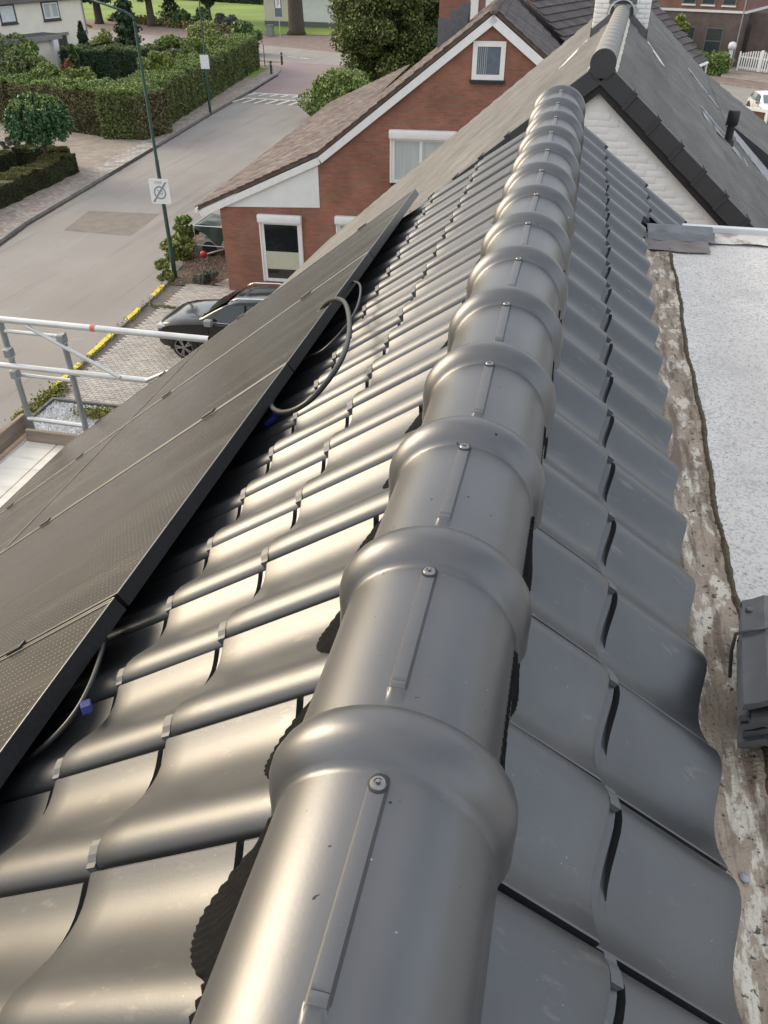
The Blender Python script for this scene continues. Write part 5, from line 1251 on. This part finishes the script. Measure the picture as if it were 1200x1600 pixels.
# ------------------------------------------------------------------ cars
m_tyre = MATS['tyre']
def car(name, label, loc, rz, paint, L=4.6, Wd=1.86, Ht=1.66, suv=True, glass=m_glass):
    """front at +x; body lofted from cross sections, cabin with its own glass"""
    t_ = thing(name, label, 'car', loc, rz); hw = Wd / 2; s = L / 4.6; hz = Ht / 1.66
    def loft(sections, closed_ends=True):
        b = MB(); n = len(sections[0]); vs = [p for q in sections for p in q]; fs = []
        for i in range(len(sections) - 1):
            for j in range(n): fs.append((i * n + j, i * n + (j + 1) % n, (i + 1) * n + (j + 1) % n, (i + 1) * n + j))
        fs.append(tuple(range(n))); fs.append(tuple((len(sections) - 1) * n + j for j in range(n)))
        return b.add(vs, fs)
    def sec(x, zb, zs, zt, wb, ws, wt):
        half = [(wb * .80, zb), (wb, zb + .07), (ws, (zb + zs) / 2), (ws * .985, zs), (wt + (ws - wt) * .45, zt - .035), (wt * .82, zt), (wt * .4, zt + .012)]
        return [(x, a, z) for a, z in half] + [(x, -a, z) for a, z in reversed(half)]
    S = [(2.28, .42, .62, .74, .62, .66, .52), (2.22, .30, .70, .84, .76, .78, .62), (2.05, .24, .80, .93, .85, .87, .70), (1.75, .22, .90, 1.00, .89, .92, .74), (1.35, .22, .96, 1.05, .90, .93, .76), (.85, .22, 1.01, 1.09, .90, .93, .78),
         (.55, .22, 1.02, 1.10, .90, .93, .80), (-.6, .22, 1.03, 1.10, .90, .92, .82), (-1.6, .24, 1.05, 1.12, .89, .92, .80), (-2.1, .30, 1.04, 1.11, .84, .86, .72), (-2.28, .45, .98, 1.04, .70, .74, .6)]
    body = loft([sec(x * s, zb * hz, zs * hz, zt * hz, wb / .93 * hw, ws / .93 * hw, wt / .93 * hw) for x, zb, zs, zt, wb, ws, wt in S]).build('body', paint, t_, smooth=32)
    # cabin
    cab = [(.95, 1.06, 1.09, .76, .74), (.55, 1.06, 1.30, .80, .72), (.10, 1.06, 1.53, .82, .66), (-.25, 1.06, 1.62, .82, .64), (-.9, 1.07, 1.655, .82, .63), (-1.55, 1.08, 1.61, .80, .61), (-1.95, 1.08, 1.42, .76, .60), (-2.18, 1.05, 1.12, .70, .62)]
    def csec(x, z0, z1, w0, w1):
        half = [(w0, z0), (w0 * .6 + w1 * .4, z0 + (z1 - z0) * .5), (w1, z1 - .035), (w1 * .86, z1), (w1 * .4, z1 + .01)]
        return [(x, a, z) for a, z in half] + [(x, -a, z) for a, z in reversed(half)]
    loft([csec(x * s, z0 * hz, z1 * hz, w0 / .93 * hw, w1 / .93 * hw) for x, z0, z1, w0, w1 in cab]).build('cabin', paint, t_, smooth=40)
    k = hw / .93
    def P(x, y, z): return (x * s, y * k, z * hz)
    # windscreen, rear window, roof glass
    MB().add([P(.90, .66, 1.115), P(.90, -.66, 1.115), P(.14, -.575, 1.535), P(.14, .575, 1.535)], [(0, 1, 2, 3)]).build('windscreen', glass, t_).location = (.012, 0, .016)
    MB().add([P(-2.14, .58, 1.16), P(-2.14, -.58, 1.16), P(-1.62, -.53, 1.59), P(-1.62, .53, 1.59)], [(0, 1, 2, 3)]).build('rear_window', glass, t_).location = (-.02, 0, .02)
    if suv: MB().grid([[P(x, y, z) for y in (-.46, 0, .46)] for x, z in ((-.05, 1.598), (-.5, 1.652), (-.9, 1.670), (-1.4, 1.645))]).build('roof_glass', glass, t_, smooth=True).location = (0, 0, .004)
    for sg in (1, -1):
        for nm, q in (('side_window', [(.52, 1.105, .845, 1.125), (-.42, 1.105, .845, 1.125), (-.42, 1.56, .70, 0), (.10, 1.50, .715, 0)]), ('side_window', [(-.50, 1.105, .845, 0), (-1.38, 1.12, .835, 0), (-1.38, 1.55, .69, 0), (-.50, 1.565, .70, 0)]), ('quarter_window', [(-1.46, 1.14, .83, 0), (-1.95, 1.22, .76, 0), (-1.75, 1.45, .70, 0), (-1.46, 1.53, .69, 0)])):
            MB().add([P(x, sg * (y + .014), z) for x, z, y, _ in q], [(0, 1, 2, 3)]).build(nm, glass, t_)
        MB().bevbox(P(.44, sg * .90 if sg > 0 else -1.10, 1.03), P(.66, 1.10 if sg > 0 else -.90, 1.20), .045).build('mirror', M('mirror_grey', (.20, .21, .22), rough=.3), t_, smooth=40)
        if suv: MB().tube([P(.0, sg * .60, 1.60), P(-.2, sg * .61, 1.675), P(-.9, sg * .60, 1.715), P(-1.5, sg * .58, 1.67), P(-1.65, sg * .57, 1.60)], .022, 8).build('roof_rail', M('chrome_trim', (.62, .62, .62), rough=.2, metal=.9), t_, smooth=True)
        MB().tube([P(.62, sg * .868, 1.085), P(-1.4, sg * .868, 1.095)], .010, 6).build('window_trim', M('chrome_trim', (.62, .62, .62), rough=.2, metal=.9), t_)
        MB().bevbox(P(-.30, sg * .925 if sg > 0 else -.955, .90), P(-.08, .955 if sg > 0 else -.925, .925), .008).build('door_handle', paint, t_)
        MB().bevbox(P(1.92, .58 if sg > 0 else -.86, .76), P(2.20, .86 if sg > 0 else -.58, .87), .03).build('headlight', M('headlamp', (.45, .47, .48), rough=.12, spec=.8), t_)
        for wx in (1.42, -1.42):
            yc = sg * (hw - .11)
            # dark arch and lower cladding
            arc = [(wx * s + .43 * math.cos(a), sg * (hw + .004), .36 + .43 * math.sin(a)) for a in np.linspace(R(-12), R(192), 18)]
            arci = [(wx * s + .35 * math.cos(a), sg * (hw + .004), .36 + .35 * math.sin(a)) for a in np.linspace(R(-12), R(192), 18)]
            MB().add(arc + arci, [(i, i + 1, i + 19, i + 18) for i in range(17)]).build('wheel_arch', M('black_cladding', (.012, .012, .013), rough=.6), t_)
            MB().lathe([(0, .0), (.355, .0)], 20, Matrix.Translation((wx * s, sg * (hw + .002), .36)) @ Matrix.Rotation(-sg * PI / 2, 4, 'X')).build('wheel_well', M('black_well', (.004, .004, .004), rough=1), t_)
            Mx = Matrix.Translation((wx * s, sg * (hw - .10), .355)) @ Matrix.Rotation(-sg * PI / 2, 4, 'X')
            wh = MB().lathe([(.20, -.11), (.32, -.11), (.352, -.075), (.355, .07), (.335, .112), (.27, .118), (.255, .10)], 28, Mx).build('wheel', m_tyre, t_, smooth=40)
            b = MB(); ring2 = []
            for j in range(5):
                for dd in (-.16, .16):
                    a = j * 2 * PI / 5 + dd; a0 = j * 2 * PI / 5 + dd * .6
                    d = Vector((math.cos(a), math.sin(a), 0)); n_ = Vector((-d.y, d.x, 0)); c0 = Vector((math.cos(a0), math.sin(a0), 0)) * .045
                    q = [c0 - n_ * .018 + Vector((0, 0, .112)), c0 + n_ * .018 + Vector((0, 0, .112)), d * .255 + n_ * .020 + Vector((0, 0, .118)), d * .255 - n_ * .020 + Vector((0, 0, .118))]
                    b.prism([Mx @ p for p in q], (Mx.to_3x3() @ Vector((0, 0, -.03))))
            b.lathe([(.245, .09), (.265, .122), (.275, .121), (.262, .085)], 28, Mx); b.lathe([(0, .09), (.055, .09), (.05, .122), (0, .124)], 14, Mx)
            b.build('rim', M('grey_alloy', (.30, .30, .31), rough=.3, metal=.8), wh, smooth=40)
    MB().bevbox(P(2.18, -.42, .55), P(2.295, .42, .72), .02).build('grille', MATS['black_cladding'], t_)
    MB().box(P(2.29, -.26, .46), P(2.305, .26, .57)).build('number_plate', M('plate_yellow', (.6, .48, .05), rough=.5), t_)
    b = MB()
    for yy_ in (-.35, .35): b.add([P(1.95, yy_ * 1.35, .962), P(1.95, yy_ * 1.35 + .02, .962), P(1.0, yy_ * 1.7 + .02, 1.092), P(1.0, yy_ * 1.7, 1.092)], [(0, 1, 2, 3)])
    b.build('bonnet_crease', paint, t_).location = (0, 0, .006)
    b = MB()
    for sg in (1, -1):
        for x in (.62, -.46, -1.40): b.box(P(x - .004, sg * .915 - .012, .36), P(x + .004, sg * .915 + .024, 1.04))
    b.build('door_gap', MATS['black_well'], t_)
    return t_
m_blackp = M('black_car_paint', (.004, .0042, .005), rough=.12, var=.05, spec=.45, coat=.35)
m_whitep = M('white_car_paint', (.70, .71, .72), rough=.25, var=.03, coat=.8)
m_redp = M('red_car_paint', (.50, .045, .035), rough=.25, var=.04, coat=.8)
car('parked_car', 'black estate car with chrome roof rails parked on the pavers under the panels', (-8.62, 20.2, .063), PI - R(1), m_blackp, 4.75, 1.92, 1.80)
car('parked_car', 'white car parked behind the brown fence panel at the right edge', (12.1, 62.0, .004), R(-82), m_whitep, 4.3, 1.76, 1.46, False, M('pale_glass', (.10, .14, .15), rough=.08, spec=.9))
car('parked_car', 'red car partly hidden behind the roof slope at the right', (8.55, 62.6, .004), R(0), m_redp, 4.2, 1.74, 1.45, False)
fp = thing('fence_panel', 'brown wooden fence panel in a white frame before the white car', 'fence', (7.45, 52.8, 0), R(-39))
for i in range(9): MB().box((-.1 + i * .36, 0, .15), (.24 + i * .36, .03, 2.05)).build('board', M('brown_board', (.12, .045, .025), rough=.7, var=.2, objrand=.15), fp)
b = MB(); b.box((-.2, -.04, 2.05), (3.35, .08, 2.2)); b.box((3.18, -.05, 0), (3.32, .09, 2.05)); b.box((-.2, -.05, 0), (-.1, .09, 2.05)); b.build('frame', m_wh, fp)
shrub('garden_shrub', 'grey green shrubs at the foot of the white framed fence panel', 'shrub', (11.0, 51.5, .5), (1.3, 1.0, .6), 2600, .12, m_grey_l, 14)

# ------------------------------------------------------------------ scaffold at the far left corner of our roof
sf = thing('scaffold', 'aluminium scaffold with guard rails and timber deck beside the end of the panels', 'scaffold', (-3.9, 5.2, 0)); SO = off(sf)
m_sc = M('scaffold_aluminium', (.62, .62, .60), rough=.38, metal=.45, var=.08, scale=6)
overlay(m_sc, (.35, .34, .32), 9, .55, .75, .4, detail=8)
m_steel = M('galvanised_steel', (.30, .32, .33), rough=.5, metal=.5, var=.15)
m_wood = M('grey_timber', (.27, .215, .17), rough=.9, var=.28, scale=5, bump=.4, bscale=30, stretch=(.6, 8, 8))
m_woody = M('grey_timber_long', (.27, .215, .17), rough=.9, var=.28, scale=5, bump=.4, bscale=30, stretch=(8, .6, 8))
m_ply = M('pale_plywood', (.76, .71, .62), rough=.85, var=.08, scale=1.5, stretch=(1, 10, 1))
overlay(m_ply, (.40, .33, .26), 3, .55, .7, .5, stretch=(.5, 6, 1), detail=9)
def tb(name, pts, r_, mt=m_sc): return MB().tube(pts, r_, 14).build(name, mt, sf, loc=SO, smooth=35)
Ys = 5.2
tb('guard_rail', [(-6.2, Ys - .03, 7.52), (-2.42, Ys - .03, 7.515)], .026); tb('guard_rail', [(-6.2, Ys - .03, 7.105), (-2.95, Ys - .03, 7.11)], .024)
tb('brace', [(-3.96, Ys - .05, 7.49), (-3.23, Ys - .05, 7.12)], .016); tb('brace', [(-3.0, Ys - .05, 7.12), (-2.55, Ys - .05, 7.34)], .014)
MB().tube([(-2.42, Ys - .03, 7.515), (-2.39, Ys - .03, 7.515)], .028, 14).build('end_cap', m_black, sf, loc=SO); MB().tube([(-3.40, Ys - .03, 7.5175), (-3.36, Ys - .03, 7.5173)], .0272, 14).build('red_tape', M('red_tape', (.6, .16, .10), rough=.6), sf, loc=SO)
tb('standard', [(-3.71, Ys + .02, 0), (-3.71, Ys + .02, 7.41)], .025, m_steel); tb('standard', [(-4.27, Ys + .05, 0), (-4.27, Ys + .05, 7.50)], .025, m_steel)
tb('standard', [(-4.27, 3.1, 0), (-4.27, 3.1, 6.5)], .025, m_steel); tb('standard', [(-3.71, 3.1, 0), (-3.71, 3.1, 6.2)], .025, m_steel)
tb('transom', [(-4.24, Ys + .04, 7.385), (-3.73, Ys + .03, 7.39)], .016); tb('transom', [(-4.24, Ys + .04, 6.995), (-3.73, Ys + .03, 7.0)], .016); tb('transom', [(-4.26, Ys + .03, 6.575), (-3.72, Ys + .02, 6.575)], .020)
for p in ((-4.235, Ys - .0, 7.22), (-4.235, Ys + .0, 7.03), (-3.70, Ys - .01, 7.40)):
    b = MB(); b.bevbox((p[0] - .03, p[1] - .035, p[2] - .045), (p[0] + .035, p[1] + .035, p[2] + .03), .01); b.tube([(p[0] + .02, p[1], p[2] + .02), (p[0] + .06, p[1] - .02, p[2] + .05)], .01, 8); b.tube([(p[0], p[1], p[2] - .03), (p[0] + .055, p[1] - .03, p[2] - .04)], .012, 8); b.build('coupler', m_steel, sf, loc=SO)
ZD = 6.43
for i in range(2): MB().bevbox((-4.24 + i * .30, 3.0, ZD - .04), (-3.95 + i * .30, Ys - .10, ZD), .006).build('deck_board', m_ply, sf, loc=SO)
MB().box((-4.62, 3.0, ZD - .05), (-4.26, Ys + .12, ZD - .02)).build('deck_board', m_wood, sf, loc=SO); MB().box((-4.26, Ys - .08, ZD - .05), (-3.68, Ys + .12, ZD - .02)).build('deck_board', m_wood, sf, loc=SO)
MB().bevbox((-4.22, Ys - .11, ZD + .0), (-3.62, Ys - .075, ZD + .115), .004).build('toe_board', m_wood, sf, loc=SO)
MB().bevbox((-4.36, 3.2, ZD + .0), (-4.325, Ys + .08, ZD + .16), .004).build('toe_board', m_woody, sf, loc=SO)
b = MB(); b.box((-4.25, 3.0, ZD - .002), (-4.235, Ys - .1, ZD + .014)); b.box((-4.24, 3.0, ZD + .001), (-3.64, 3.05, ZD + .03)); b.build('deck_edge', m_sc, sf, loc=SO)
b = MB()
for _ in range(40):
    x, y = random.uniform(-4.6, -3.7), random.uniform(4.2, 5.25); r_ = random.uniform(.006, .018); b.add([(x, y, ZD - .015), (x + r_, y, ZD - .015), (x + r_ * .6, y + r_, ZD - .015), (x, y, ZD - .008)], [(0, 1, 2), (0, 1, 3), (1, 2, 3), (2, 0, 3)])
stuff(b.build('debris', m_wh, sf, loc=SO))
